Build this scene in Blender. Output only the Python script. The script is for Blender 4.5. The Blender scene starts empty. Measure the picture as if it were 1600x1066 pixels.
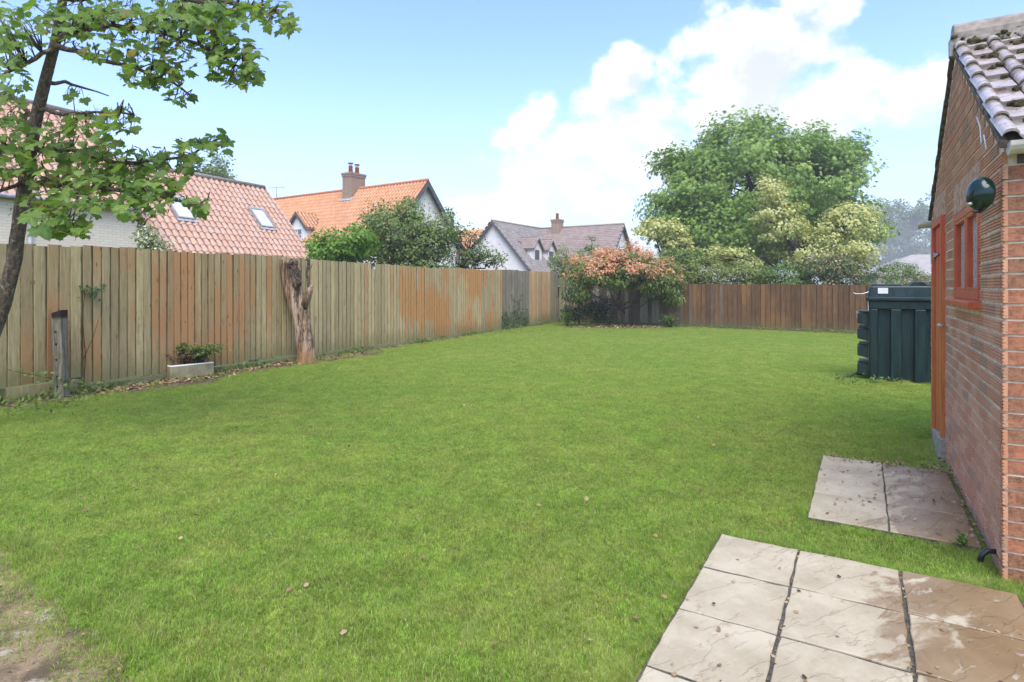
import bpy, math, random
import numpy as np
from mathutils import Vector, Matrix, Quaternion

random.seed(7)
rng = np.random.default_rng(7)
scene = bpy.context.scene
col = scene.collection
R = math.radians

# ------------------------------------------------------------------ camera
F, HC, U0, V0 = 927.0, 1.44, 800.0, 448.0        # focal length in photo pixels, eye height, vanishing line
cam_d = bpy.data.cameras.new('camera')
cam = bpy.data.objects.new('camera', cam_d)
col.objects.link(cam)
cam.location = (0, 0, HC)
cam.rotation_euler = (R(90), 0, 0)
cam_d.sensor_width = 36.0
cam_d.lens = F / 1600 * 36
cam_d.shift_y = -(533 - V0) / 1600
cam_d.clip_end = 3000
scene.camera = cam

# ------------------------------------------------------------------ light
SUN_EL, SUN_AZ = 58.0, 176.0                      # azimuth clockwise from +Y
sd = Vector((math.sin(R(SUN_AZ)) * math.cos(R(SUN_EL)), math.cos(R(SUN_AZ)) * math.cos(R(SUN_EL)), math.sin(R(SUN_EL))))
sun_d = bpy.data.lights.new('sun', 'SUN')
sun_d.energy = 1.3
sun_d.angle = R(50)
sun_d.color = (1.0, 0.94, 0.85)
sun = bpy.data.objects.new('sun', sun_d)
col.objects.link(sun)
sun.rotation_euler = (-sd).to_track_quat('-Z', 'Y').to_euler()
sun.location = sd * 50
scene.view_settings.view_transform = 'Standard'
scene.view_settings.look = 'None'
scene.view_settings.exposure = 1.86
scene.view_settings.gamma = 1.0
scene.view_settings.use_curve_mapping = False
scene.cycles.use_denoising = True
scene.cycles.max_bounces = 8
scene.cycles.diffuse_bounces = 4
scene.cycles.transparent_max_bounces = 8
scene.cycles.volume_bounces = 0
scene.cycles.caustics_reflective = False
scene.cycles.caustics_refractive = False


class NT:
    """small helper to write node trees"""
    def __init__(self, tree):
        self.t = tree
        tree.nodes.clear()
    def n(self, typ, ins=None, **props):
        nd = self.t.nodes.new(typ)
        for k, v in props.items():
            setattr(nd, k, v)
        for k, v in (ins or {}).items():
            self.set(nd, k, v)
        return nd
    def set(self, nd, k, v):
        s = nd.inputs[k]
        if isinstance(v, bpy.types.NodeSocket):
            self.t.links.new(v, s)
        elif isinstance(v, bpy.types.Node):
            self.t.links.new(v.outputs[0], s)
        else:
            if hasattr(s.default_value, '__len__') and not hasattr(v, '__len__'):
                v = (v,) * len(s.default_value)
            if hasattr(v, '__len__') and s.type == 'RGBA' and len(v) == 3:
                v = (*v, 1)
            s.default_value = v
    def m(self, op, a, b=0.0, c=0.0, clamp=False):
        nd = self.n('ShaderNodeMath', operation=op, use_clamp=clamp)
        for i, v in enumerate((a, b, c)):
            self.set(nd, i, v)
        return nd.outputs[0]
    def vm(self, op, a, b=(0, 0, 0)):
        nd = self.n('ShaderNodeVectorMath', operation=op)
        self.set(nd, 0, a)
        if op == 'SCALE':
            self.set(nd, 'Scale', b)
        else:
            self.set(nd, 1, b)
        return nd.outputs['Value'] if op in ('DOT_PRODUCT', 'LENGTH') else nd.outputs[0]
    def ss(self, x, lo, hi, a=0.0, b=1.0):
        nd = self.n('ShaderNodeMapRange', interpolation_type='SMOOTHSTEP')
        for k, v in (('Value', x), ('From Min', lo), ('From Max', hi), ('To Min', a), ('To Max', b)):
            self.set(nd, k, v)
        return nd.outputs[0]
    def mix(self, fac, a, b, blend='MIX'):
        nd = self.n('ShaderNodeMix', data_type='RGBA', blend_type=blend)
        self.set(nd, 0, fac)
        self.set(nd, 6, a)
        self.set(nd, 7, b)
        return nd.outputs[2]
    def noise(self, vec, scale, detail=3.0, rough=0.55, dist=0.0):
        nd = self.n('ShaderNodeTexNoise')
        for k, v in (('Vector', vec), ('Scale', scale), ('Detail', detail), ('Roughness', rough), ('Distortion', dist)):
            self.set(nd, k, v)
        return nd.outputs[0]
    def mapping(self, vec, scale=(1, 1, 1), rot=(0, 0, 0), loc=(0, 0, 0)):
        nd = self.n('ShaderNodeMapping')
        self.set(nd, 'Vector', vec)
        self.set(nd, 'Scale', scale)
        self.set(nd, 'Rotation', rot)
        self.set(nd, 'Location', loc)
        return nd.outputs[0]


# ------------------------------------------------------------------ sky
world = bpy.data.worlds.new('World')
scene.world = world
world.use_nodes = True
w = NT(world.node_tree)
wdir = w.n('ShaderNodeTexCoord').outputs['Generated']
sky = w.n('ShaderNodeTexSky', sky_type='NISHITA', sun_disc=False, sun_elevation=R(SUN_EL), sun_rotation=R(SUN_AZ),
          air_density=1.0, dust_density=0.6, ozone_density=2.0)


def pix_dir(u, v):
    return Vector(((u - U0) / F, 1.0, -(v - V0) / F)).normalized()


# cumulus banks: direction, inner and outer angular radius (deg), weight
BANKS = [(1000, 205, 1, 9, .10), (1160, 150, 1, 8, .16), (1290, 120, 1, 8, .20), (1420, 140, 1, 6, .20), (1210, 45, 1, 5, .17), (1100, 110, 1, 6, .12),
         (820, 165, .3, 4.2, .24), (765, 190, .3, 3.6, .20), (970, 110, .3, 3.6, .26), (725, 225, .5, 3.5, .15), (890, 250, 1, 7, .08), (930, 280, 1, 6, .12),
         (780, 330, 2, 8, .09), (1030, 190, .5, 4, .16), (420, 250, .5, 2.5, .10), (700, 300, 1, 5, .08), (1450, 190, 1, 5, .13),
         (250, 60, 14, 34, -.34), (600, 20, 6, 17, -.32), (850, 20, 3, 10, -.22), (1420, 290, 2, 8, -.20), (1030, 10, 1, 5, -.20), (1440, 20, 1, 5, -.22), (560, 190, 2, 11, -.16)]


def cloud_field(d):
    q = w.mapping(d, (1, 1, 1.35))
    fine = w.noise(q, 9.0, 12, .60, .15)
    big = w.noise(w.mapping(q, loc=(3.1, 1.7, .4)), 1.7, 2, .5)
    f = w.m('ADD', w.m('MULTIPLY', w.m('SUBTRACT', fine, .5), .95), w.m('MULTIPLY_ADD', w.m('SUBTRACT', big, .47), .35, .035))
    top = 0.0
    for (u, v, ri, ro, wt) in BANKS:
        c = pix_dir(u, v)
        dt = w.vm('DOT_PRODUCT', d, tuple(c))
        h = w.ss(dt, math.cos(R(ro)), math.cos(R(ri)), 0.0, wt)
        if wt > 0:
            top = w.m('MAXIMUM', top, h)
        else:
            f = w.m('ADD', f, h)
    return w.m('ADD', f, top)


nrm = w.vm('NORMALIZE', wdir)
f0 = cloud_field(nrm)
f1 = cloud_field(w.vm('NORMALIZE', w.vm('ADD', nrm, (-.012, 0, .035))))
mask = w.ss(f0, .02, .22)
shade = w.m('MULTIPLY', w.ss(f1, .05, .30), .95)
el = w.n('ShaderNodeSeparateXYZ', {0: nrm}).outputs[2]
low = w.ss(el, 0.0, .46, 1.0, 0.0)
cloud_c = w.mix(shade, (3.6, 3.6, 3.6), (2.0, 2.08, 2.2))
cloud_c = w.mix(w.m('MULTIPLY', low, .5), cloud_c, (3.3, 3.5, 3.6))
sky_c = w.mix(1.0, sky.outputs[0], (.76, .82, 1.02), 'MULTIPLY')
sky_c = w.mix(w.m('MULTIPLY', w.m('POWER', low, 1.7), .85), sky_c, (2.1, 2.45, 2.8))
sky_c = w.mix(w.m('MULTIPLY', mask, .94), sky_c, cloud_c)
sky_c = w.mix(w.ss(el, -.05, 0.0, 1.0, 0.0), sky_c, (1.2, 1.3, 1.1))
bg = w.n('ShaderNodeBackground', {'Color': sky_c, 'Strength': 0.115})
w.n('ShaderNodeOutputWorld', {'Surface': bg.outputs[0]})


# ------------------------------------------------------------------ helpers: points
def G(u, v):
    z = F * HC / (v - V0)
    return Vector(((u - U0) / F * z, z, 0))


def P(u, v, z):
    return Vector(((u - U0) / F * z, z, HC - (v - V0) / F * z))


D1 = Vector((.509, .861, 0)).normalized()          # along the shed's gable wall, away from the camera
D2 = Vector((.861, -.509, 0)).normalized()         # along the shed's front wall, to the right
UP = Vector((0, 0, 1))


# ------------------------------------------------------------------ helpers: objects
def tag(o, label=None, cat=None, group=None, kind=None):
    if label: o['label'] = label
    if cat: o['category'] = cat
    if group: o['group'] = group
    if kind: o['kind'] = kind
    return o


def thing(name, loc, label, cat, group=None, rz=0.0):
    o = bpy.data.objects.new(name, None)
    col.objects.link(o)
    o.location = loc
    o.rotation_euler = (0, 0, rz)
    o.empty_display_size = .2
    return tag(o, label, cat, group)


def link(name, me, mat=None, parent=None, mw=None):
    """one mesh object; mw is its world matrix"""
    o = bpy.data.objects.new(name, me)
    col.objects.link(o)
    if mat and not me.materials:
        me.materials.append(mat)
    elif mat and me.materials[0] != mat:
        o.material_slots[0].link = 'OBJECT'
        o.material_slots[0].material = mat
    if parent is not None:
        o.parent = parent
        pm = world_of(parent)
        o.matrix_basis = pm.inverted() @ (mw if mw is not None else Matrix())
    elif mw is not None:
        o.matrix_basis = mw
    return o


def world_of(o):
    m = o.matrix_basis.copy()
    while o.parent:
        o = o.parent
        m = o.matrix_basis @ m
    return m


class MB:
    """collects shapes in world space; build() links them as one mesh"""
    def __init__(self):
        self.v, self.f, self.sm, self.var = [], [], [], []
    def add(self, verts, faces, smooth=False, var=None):
        b = len(self.v)
        self.v += [tuple(x) for x in verts]
        self.f += [tuple(i + b for i in f) for f in faces]
        self.sm += [smooth] * len(faces)
        self.var += [random.random() if var is None else var] * len(verts)
        return self
    def box(self, c, ax, ay, az, sx, sy, sz, var=None):
        """box centred at c with unit axes and full sizes"""
        c = Vector(c)
        vs = [c + ax * (sx / 2 * i) + ay * (sy / 2 * j) + az * (sz / 2 * k) for k in (-1, 1) for j in (-1, 1) for i in (-1, 1)]
        fs = [(0, 2, 3, 1), (4, 5, 7, 6), (0, 1, 5, 4), (2, 6, 7, 3), (0, 4, 6, 2), (1, 3, 7, 5)]
        if ax.cross(ay).dot(az) < 0:
            fs = [f[::-1] for f in fs]
        return self.add(vs, fs, var=var)
    def prism(self, poly, ext):
        """closed polygon (list of Vector) pushed along the vector ext"""
        n = len(poly)
        poly = [Vector(p) for p in poly]
        vs = poly + [p + ext for p in poly]
        nrmv = sum(((poly[i] - poly[0]).cross(poly[i + 1] - poly[0]) for i in range(1, n - 1)), Vector())
        fs = [tuple(range(n))[::-1], tuple(range(n, 2 * n))] + [(i, (i + 1) % n, (i + 1) % n + n, i + n) for i in range(n)]
        if nrmv.dot(ext) < 0:
            fs = [f[::-1] for f in fs]
        return self.add(vs, fs)
    def tube(self, pts, rad, sides=7, rough=0.0, var=None):
        pts = [Vector(p) for p in pts]
        n = len(pts)
        vs, fs = [], []
        ref = Vector((.31, .17, .93)).normalized()
        for i, p in enumerate(pts):
            t = (pts[min(i + 1, n - 1)] - pts[max(i - 1, 0)])
            t = t.normalized() if t.length > 1e-9 else UP
            if abs(t.dot(ref)) > .95:
                ref = Vector((1, 0, 0))
            a = (ref - t * ref.dot(t)).normalized()
            ref = a
            b = t.cross(a)
            r = rad[i] if hasattr(rad, '__len__') else rad
            for k in range(sides):
                an = 2 * math.pi * k / sides
                rr = r * (1 + rough * random.uniform(-1, 1))
                vs.append(p + a * (math.cos(an) * rr) + b * (math.sin(an) * rr))
        for i in range(n - 1):
            for k in range(sides):
                k2 = (k + 1) % sides
                fs.append((i * sides + k, i * sides + k2, (i + 1) * sides + k2, (i + 1) * sides + k))
        fs.append(tuple(range(sides))[::-1])
        fs.append(tuple(range((n - 1) * sides, n * sides)))
        return self.add(vs, fs, True, var)
    def blob(self, c, r, seg=8, rings=5, jit=.12, flat=1.0, var=None):
        c = Vector(c)
        vs = [c + Vector((0, 0, -r * flat))]
        for i in range(1, rings):
            th = math.pi * i / rings
            for k in range(seg):
                ph = 2 * math.pi * k / seg
                q = r * (1 + random.uniform(-jit, jit))
                vs.append(c + Vector((math.sin(th) * math.cos(ph) * q, math.sin(th) * math.sin(ph) * q, -math.cos(th) * q * flat)))
        vs.append(c + Vector((0, 0, r * flat)))
        fs = [(0, 1 + (k + 1) % seg, 1 + k) for k in range(seg)]
        for i in range(rings - 2):
            a, b = 1 + i * seg, 1 + (i + 1) * seg
            fs += [(a + k, a + (k + 1) % seg, b + (k + 1) % seg, b + k) for k in range(seg)]
        a = 1 + (rings - 2) * seg
        fs += [(a + k, a + (k + 1) % seg, len(vs) - 1) for k in range(seg)]
        return self.add(vs, fs, True, var)
    def mesh(self, name):
        me = bpy.data.meshes.new(name)
        me.from_pydata(self.v, [], self.f)
        me.polygons.foreach_set('use_smooth', self.sm)
        at = me.attributes.new('var', 'FLOAT', 'POINT')
        at.data.foreach_set('value', self.var)
        me.update()
        return me
    def build(self, name, mat, parent=None, bevel=0.0, seg=2, local=None):
        """vertices are in world space; the origin is put at the parent, or at `local`"""
        me = self.mesh(name)
        mw = Matrix()
        if local is not None:
            mw = Matrix.Translation(local)
        elif parent is not None:
            mw = world_of(parent)
        me.transform(mw.inverted())
        o = link(name, me, mat, parent, mw)
        if bevel:
            b = o.modifiers.new('bevel', 'BEVEL')
            b.width = bevel
            b.segments = seg
            b.limit_method = 'ANGLE'
            b.angle_limit = R(40)
        return o


def basis(x, y, z, o):
    m = Matrix((x, y, z)).transposed().to_4x4()
    m.translation = o
    return m


def pieces(parent, name, rest_name, items, limit=300, rest_label=None):
    """items: (mesh, world matrix, material). The nearest `limit` become objects of their own, the rest one joined part."""
    camp = Vector((0, 0, HC))
    items = sorted(items, key=lambda t: (t[1].translation - camp).length)
    for me, mw, mat in items[:limit]:
        link(name, me, mat, parent, mw)
    rest = items[limit:]
    if rest:
        mats = []
        V, Fc, mi, va = [], [], [], []
        for me, mw, mat in rest:
            b = len(V)
            V += [tuple(mw @ v.co) for v in me.vertices]
            if mat not in mats: mats.append(mat)
            k = mats.index(mat)
            for p in me.polygons:
                Fc.append(tuple(i + b for i in p.vertices))
                mi.append(k)
            va += [random.random()] * len(me.vertices)
        m2 = bpy.data.meshes.new(rest_name)
        m2.from_pydata(V, [], Fc)
        m2.polygons.foreach_set('material_index', mi)
        at = m2.attributes.new('var', 'FLOAT', 'POINT')
        at.data.foreach_set('value', va)
        for m in mats: m2.materials.append(m)
        pw = world_of(parent)
        m2.transform(pw.inverted())
        o = bpy.data.objects.new(rest_name, m2)
        col.objects.link(o)
        o.parent = parent
        o['kind'] = 'stuff'
        return o


# ------------------------------------------------------------------ helpers: materials
def newmat(name):
    m = bpy.data.materials.new(name)
    m.use_nodes = True
    return m, NT(m.node_tree)


def finish(t, colr, rough=.8, bump=None, bstr=.3, bdist=.01, spec=.3, **kw):
    p = t.n('ShaderNodeBsdfPrincipled', {'Base Color': colr, 'Roughness': rough, 'Specular IOR Level': spec})
    for k, v in kw.items():
        t.set(p, k.replace('_', ' '), v)
    if bump is not None:
        b = t.n('ShaderNodeBump', {'Height': bump, 'Strength': bstr, 'Distance': bdist})
        t.set(p, 'Normal', b)
    t.n('ShaderNodeOutputMaterial', {'Surface': p.outputs[0]})
    return p


def rnd(t):
    """a random number per piece, for shared as well as for joined pieces"""
    a = t.n('ShaderNodeAttribute', attribute_name='var').outputs['Fac']
    o = t.n('ShaderNodeObjectInfo').outputs['Random']
    return t.m('FRACT', t.m('ADD', a, o))


def wpos(t):
    return t.n('ShaderNodeNewGeometry').outputs['Position']


def simple(name, c, rough=.7, var=.25, scale=8, bstr=.15, spec=.3, bdist=.004):
    m, t = newmat(name)
    p = wpos(t)
    n = t.noise(p, scale, 5, .6)
    k = t.ss(n, .3, .7, 1 - var, 1 + var)
    c2 = t.mix(1.0, c, t.n('ShaderNodeCombineXYZ', {0: k, 1: k, 2: k}).outputs[0], 'MULTIPLY')
    finish(t, c2, rough, t.noise(p, scale * 6, 4), bstr, bdist, spec)
    return m


def leaf_mat(name, c1, c2, c3=None, f3=.9, trans=.35, rough=.45, nscale=.9):
    m, t = newmat(name)
    v = t.n('ShaderNodeAttribute', attribute_name='var').outputs['Fac']
    o = t.n('ShaderNodeObjectInfo').outputs['Random']
    v = t.m('FRACT', t.m('ADD', v, o))
    n = t.noise(wpos(t), nscale, 2)
    c = t.mix(t.m('ADD', t.m('MULTIPLY', v, .65), t.m('MULTIPLY', t.ss(n, .3, .7), .35)), c1, c2)
    if c3:
        c = t.mix(t.ss(v, f3 - .02, f3 + .02), c, c3)
    d = t.n('ShaderNodeBsdfPrincipled', {'Base Color': c, 'Roughness': rough, 'Specular IOR Level': .35})
    tr = t.n('ShaderNodeBsdfTranslucent', {'Color': t.mix(1.0, c, (1.25, 1.3, .7), 'MULTIPLY')})
    mx = t.n('ShaderNodeMixShader', {0: trans, 1: d.outputs[0], 2: tr.outputs[0]})
    t.n('ShaderNodeOutputMaterial', {'Surface': mx.outputs[0]})
    return m


# --- ground and lawn
def lawn_colour(t, p):
    """greener and drier patches of the lawn"""
    a = t.noise(p, .55, 4, .6)
    b = t.noise(p, 2.6, 4, .6)
    c = t.noise(t.mapping(p, loc=(7, 3, 0)), 9, 3, .6)
    s = t.m('ADD', t.m('MULTIPLY', a, .36), t.m('ADD', t.m('MULTIPLY', b, .34), t.m('MULTIPLY', c, .30)))
    return t.ss(s, .40, .70)


m_grass, t = newmat('grass_blades')
p_ = wpos(t)
dry = lawn_colour(t, p_)
v_ = t.n('ShaderNodeAttribute', attribute_name='var').outputs['Fac']
g_ = t.mix(v_, (.238, .378, .060), (.335, .464, .088))
y_ = t.mix(v_, (.392, .440, .095), (.50, .50, .15))
c_ = t.mix(dry, g_, y_)
mo1 = t.m('MULTIPLY', t.ss(t.noise(t.mapping(p_, loc=(2, 9, 0)), 3.4, 4, .65), .30, .70, .86, 1.12), t.ss(t.noise(t.mapping(p_, loc=(5, 1, 0)), 14, 3, .6), .32, .68, .86, 1.12))
mo2 = t.m('MULTIPLY', t.ss(t.noise(t.mapping(p_, loc=(1, 4, 0)), 42, 2, .6), .30, .70, .68, 1.30), t.ss(t.noise(t.mapping(p_, loc=(8, 2, 0)), 110, 2, .6), .32, .68, .74, 1.24))
mo1 = t.m('MULTIPLY', mo1, mo2)
c_ = t.mix(1.0, c_, t.n('ShaderNodeCombineXYZ', {0: mo1, 1: mo1, 2: mo1}).outputs[0], 'MULTIPLY')
c_ = t.mix(t.ss(t.noise(t.mapping(p_, loc=(3, 3, 1)), 26, 3, .65), .60, .72, 0, .55), c_, (.50, .44, .17))
c_ = t.mix(t.ss(v_, .90, .92), c_, (.56, .47, .24))
d_ = t.n('ShaderNodeBsdfPrincipled', {'Base Color': c_, 'Roughness': .5, 'Specular IOR Level': .3})
tr_ = t.n('ShaderNodeBsdfTranslucent', {'Color': t.mix(1.0, c_, (1.2, 1.25, .7), 'MULTIPLY')})
t.n('ShaderNodeOutputMaterial', {'Surface': t.n('ShaderNodeMixShader', {0: .48, 1: d_.outputs[0], 2: tr_.outputs[0]}).outputs[0]})

m_turf, t = newmat('turf')
p_ = wpos(t)
c_ = t.mix(lawn_colour(t, p_), (.19, .28, .04), (.29, .34, .075))
c_ = t.mix(t.m('MULTIPLY', t.noise(p_, 60, 3), .6), c_, (.10, .075, .035))
finish(t, c_, .9, t.noise(p_, 80, 3), .6, .02)

m_ground = simple('far_ground', (.09, .12, .035), .9, .3, .8)

m_soil, t = newmat('soil')
p_ = wpos(t)
c_ = t.mix(t.ss(t.noise(p_, 9, 6, .7), .35, .7), (.06, .042, .026), (.20, .145, .085))
c_ = t.mix(t.ss(t.noise(p_, 1.3, 3), .45, .62), c_, (.16, .15, .055))
finish(t, c_, .9, t.noise(p_, 40, 6, .7), .8, .03)

m_path, t = newmat('worn_concrete_path')
p_ = wpos(t)
n_ = t.noise(p_, 5, 8, .68, .4)
c_ = t.mix(t.ss(n_, .38, .58), (.15, .105, .055), (.38, .27, .15))
c_ = t.mix(t.ss(t.noise(p_, 3.1, 6, .7), .56, .63), c_, (.52, .44, .32))
c_ = t.mix(t.ss(t.noise(p_, 45, 4, .7), .55, .7, 0, .8), c_, (.07, .05, .03))
finish(t, c_, t.ss(n_, .3, .7, .35, .9), t.noise(p_, 25, 8, .75), .9, .03)

# --- paving
m_slab, t = newmat('riven_slab')
p_ = wpos(t)
ro = t.m('MULTIPLY', rnd(t), 6.28)
comb = t.n('ShaderNodeCombineXYZ', {2: ro}).outputs[0]
q_ = t.mapping(t.vm('ADD', p_, t.vm('SCALE', t.n('ShaderNodeCombineXYZ', {0: ro, 1: ro}).outputs[0], 3.7)), (1, 1, 1), (0, 0, R(-30)))
riv = t.noise(t.mapping(q_, (1.5, 5.5, 1)), 1.3, 6, .52, .35)
st = t.m('FRACT', t.m('MULTIPLY', riv, 6.0))
edge = t.m('MULTIPLY', t.ss(st, 0.0, .09, 1.0, 0.0), t.ss(t.noise(q_, 6, 3), .42, .60))
terr = t.m('SUBTRACT', t.m('MULTIPLY', riv, 6.0), st)
spk = t.noise(p_, 90, 4, .7)
c_ = t.mix(t.ss(t.noise(q_, 3.5, 6, .65), .35, .68), (.36, .30, .20), (.48, .415, .29))
c_ = t.mix(t.m('MULTIPLY', edge, .5), c_, (.22, .135, .065))
c_ = t.mix(t.ss(spk, .60, .72, 0, .5), c_, (.25, .20, .13))
side = t.vm('DOT_PRODUCT', p_, tuple(D2))                      # wetter towards the shed wall
wet = t.m('ADD', side, t.m('MULTIPLY', t.m('SUBTRACT', t.noise(t.mapping(q_, (1.6, 3.4, 1)), 2.0, 7, .62, .8), .5), 1.3))
SWET = 0.12
wetm = t.m('MULTIPLY', t.ss(wet, SWET - .03, SWET + .10), .92)
c_ = t.mix(wetm, c_, t.mix(t.ss(t.noise(q_, 4, 5), .35, .7), (.20, .125, .055), (.27, .185, .095)))
c_ = t.mix(t.m('MULTIPLY', t.ss(t.noise(t.mapping(q_, (2, 5, 1)), 4, 6, .6, .8), .60, .70), wetm), c_, (.42, .36, .27))
hgt = t.m('ADD', t.m('MULTIPLY', t.m('ADD', terr, t.ss(st, 0, .12)), .30), t.m('MULTIPLY', spk, .12))
finish(t, c_, t.mix(wetm, (.72, .72, .72), (.22, .22, .22)), hgt, .55, .014, .3)
m_joint = simple('dark_joint', (.10, .09, .072), .85, .4, 40, .8, .2, .01)

# --- shed
m_brick, t = newmat('rustic_brick')
p_ = wpos(t)
r_ = rnd(t)
c_ = t.mix(t.ss(r_, 0, 1), (.58, .245, .125), (.70, .38, .225))
c_ = t.mix(t.ss(r_, .80, .88), c_, (.45, .25, .15))
c_ = t.mix(t.ss(t.noise(p_, 16, 6, .7), .42, .72, 0, .55), c_, (.42, .28, .19))
c_ = t.mix(t.ss(t.noise(p_, 70, 4, .7), .55, .7, 0, .6), c_, (.13, .065, .04))
finish(t, c_, .6, t.noise(p_, 130, 5, .7), .5, .006, .35)

m_brick_s, t = newmat('quoin_brick')
p_ = wpos(t)
r_ = rnd(t)
c_ = t.mix(t.ss(r_, .3, .7), (.42, .155, .08), (.38, .17, .09))
c_ = t.mix(t.ss(t.noise(p_, 30, 6, .75), .42, .62, 0, .8), c_, (.17, .075, .04))
c_ = t.mix(t.ss(t.noise(t.mapping(p_, (1, 1, 2)), 60, 4, .75), .52, .64, 0, .7), c_, (.42, .22, .12))
finish(t, c_, .6, t.noise(p_, 110, 6, .75), t.ss(r_, .4, .6, .3, 1.0), .008, .35)

m_mortar = simple('mortar', (.68, .585, .455), .9, .22, 14, .6, .2, .004)
m_soldier = simple('soldier_brick', (.50, .31, .205), .8, .3, 22, .6, .2, .004)

m_stile, t = newmat('shed_roof_tile')
p_ = wpos(t)
r_ = rnd(t)
c_ = t.mix(r_, (.40, .335, .295), (.55, .47, .425))
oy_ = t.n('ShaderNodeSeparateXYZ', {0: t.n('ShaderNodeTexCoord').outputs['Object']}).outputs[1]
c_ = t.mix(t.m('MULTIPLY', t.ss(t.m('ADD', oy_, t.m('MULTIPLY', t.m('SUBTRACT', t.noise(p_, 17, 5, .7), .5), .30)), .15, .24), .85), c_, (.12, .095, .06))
c_ = t.mix(t.ss(t.noise(p_, 20, 6, .7), .50, .66), c_, (.20, .15, .12))
finish(t, c_, t.ss(t.noise(p_, 12, 4), .3, .7, .10, .32), t.noise(p_, 60, 5, .7), .25, .004, .8)
m_moss = simple('moss', (.11, .095, .045), .95, .6, 30, 1.0, .1, .02)
m_ridge = simple('ridge_tile', (.27, .225, .185), .55, .3, 14, .5, .3)
m_pvc = simple('gutter_plastic', (.60, .55, .48), .35, .2, 10, .05)

m_red, t = newmat('red_paint')
p_ = wpos(t)
c_ = t.mix(t.ss(t.noise(t.mapping(p_, (6, 6, 1)), 5, 5, .65), .35, .7), (.50, .085, .028), (.60, .14, .045))
c_ = t.mix(t.ss(t.noise(p_, 9, 6, .7), .62, .70, 0, .7), c_, (.22, .08, .04))
finish(t, c_, .45, t.noise(t.mapping(p_, (30, 30, 2)), 4, 4), .3, .004, .4)

m_orange, t = newmat('door_paint')
p_ = wpos(t)
c_ = t.mix(t.ss(t.noise(t.mapping(p_, (6, 6, .7)), 5, 5, .65), .35, .7), (.52, .135, .035), (.62, .20, .055))
c_ = t.mix(t.ss(t.n('ShaderNodeSeparateXYZ', {0: p_}).outputs[2], 1.35, 1.75), c_, (.60, .105, .040))
finish(t, c_, .5, t.noise(t.mapping(p_, (30, 30, 2)), 4, 4), .3, .004, .35)

m_frost, t = newmat('frosted_glass')
p_ = wpos(t)
n_ = t.noise(p_, 55, 3, .7)
c_ = t.mix(t.ss(n_, .35, .65), (.30, .29, .28), (.62, .62, .63))
finish(t, c_, .22, n_, .9, .012, .6)

m_zinc = simple('zinc', (.42, .43, .44), .4, .3, 30, .2, .6)
m_metal = simple('grey_iron', (.30, .29, .28), .5, .4, 40, .3, .5)
m_concrete = simple('concrete', (.33, .30, .25), .85, .35, 18, .6)

m_tank, t = newmat('green_plastic')
p_ = wpos(t)
n_ = t.noise(t.mapping(p_, (9, 9, .8)), 2.2, 7, .7)
c_ = t.mix(t.ss(n_, .35, .7), (.0042, .016, .0165), (.010, .033, .033))
c_ = t.mix(t.ss(t.noise(t.mapping(p_, (26, 26, 1.0)), 1.5, 5, .7), .58, .72, 0, .6), c_, (.05, .075, .07))
c_ = t.mix(t.ss(t.noise(t.mapping(p_, (14, 14, 1.4)), 1.3, 5, .7), .58, .74, 0, .75), c_, (.014, .016, .009))
finish(t, c_, t.ss(n_, .3, .7, .28, .5), t.noise(p_, 50, 3), .1, .004, .5)
m_gloss_green, t = newmat('glossy_green')
finish(t, (.004, .020, .015), .14, None, spec=.5)
m_black = simple('black_plastic', (.012, .012, .013), .4, .3, 20, .1, .5)

# --- fences
def fence_mat(name, base1, base2, stain, lo, hi, dark=(.055, .062, .018), edge=.85, streak=.5, low_green=.5):
    m, t = newmat(name)
    p = wpos(t)
    ob = t.n('ShaderNodeTexCoord').outputs['Object']
    ox = t.n('ShaderNodeSeparateXYZ', {0: ob})
    r = rnd(t)
    off = t.vm('SCALE', t.n('ShaderNodeCombineXYZ', {0: r, 1: r, 2: r}).outputs[0], 40.0)
    grain = t.noise(t.mapping(t.vm('ADD', p, off), (16, 16, .9)), 3, 6, .7, .5)
    c = t.mix(t.ss(grain, .3, .72), base1, base2)
    k = t.m('ADD', .80, t.m('MULTIPLY', r, .36))
    c = t.mix(1.0, c, t.n('ShaderNodeCombineXYZ', {0: k, 1: k, 2: k}).outputs[0], 'MULTIPLY')
    big = t.noise(t.mapping(p, (1, 1, .55)), .85, 4, .6)
    bigr = t.m('ADD', big, t.m('MULTIPLY', t.m('SUBTRACT', r, .5), .17))
    c = t.mix(t.ss(bigr, lo, hi, 0, .75), c, t.mix(grain, stain, tuple(x * .72 for x in stain)))
    blot = t.noise(t.mapping(t.vm('ADD', p, off), (7, 7, 2.2)), 1.7, 6, .7)
    c = t.mix(t.ss(blot, .55, .74, 0, streak), c, dark)
    # overlap shadow and algae painted dark along the lapped edge, algae towards the wet foot
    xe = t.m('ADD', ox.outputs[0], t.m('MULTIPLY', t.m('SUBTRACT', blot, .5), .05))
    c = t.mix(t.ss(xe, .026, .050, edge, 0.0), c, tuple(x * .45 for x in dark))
    zz = t.m('ADD', ox.outputs[2], t.m('MULTIPLY', t.m('SUBTRACT', blot, .5), .9))
    c = t.mix(t.ss(zz, .0, .42, low_green, 0.0), c, (.13, .15, .05))
    kn = t.n('ShaderNodeTexVoronoi', {'Vector': t.mapping(t.vm('ADD', p, off), (9, 9, 2.4)), 'Scale': 1.0})
    c = t.mix(t.ss(kn.outputs['Distance'], .05, .10, .8, 0.0), c, (.07, .045, .025))
    finish(t, c, .85, grain, .35, .006, .2)
    return m


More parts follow.
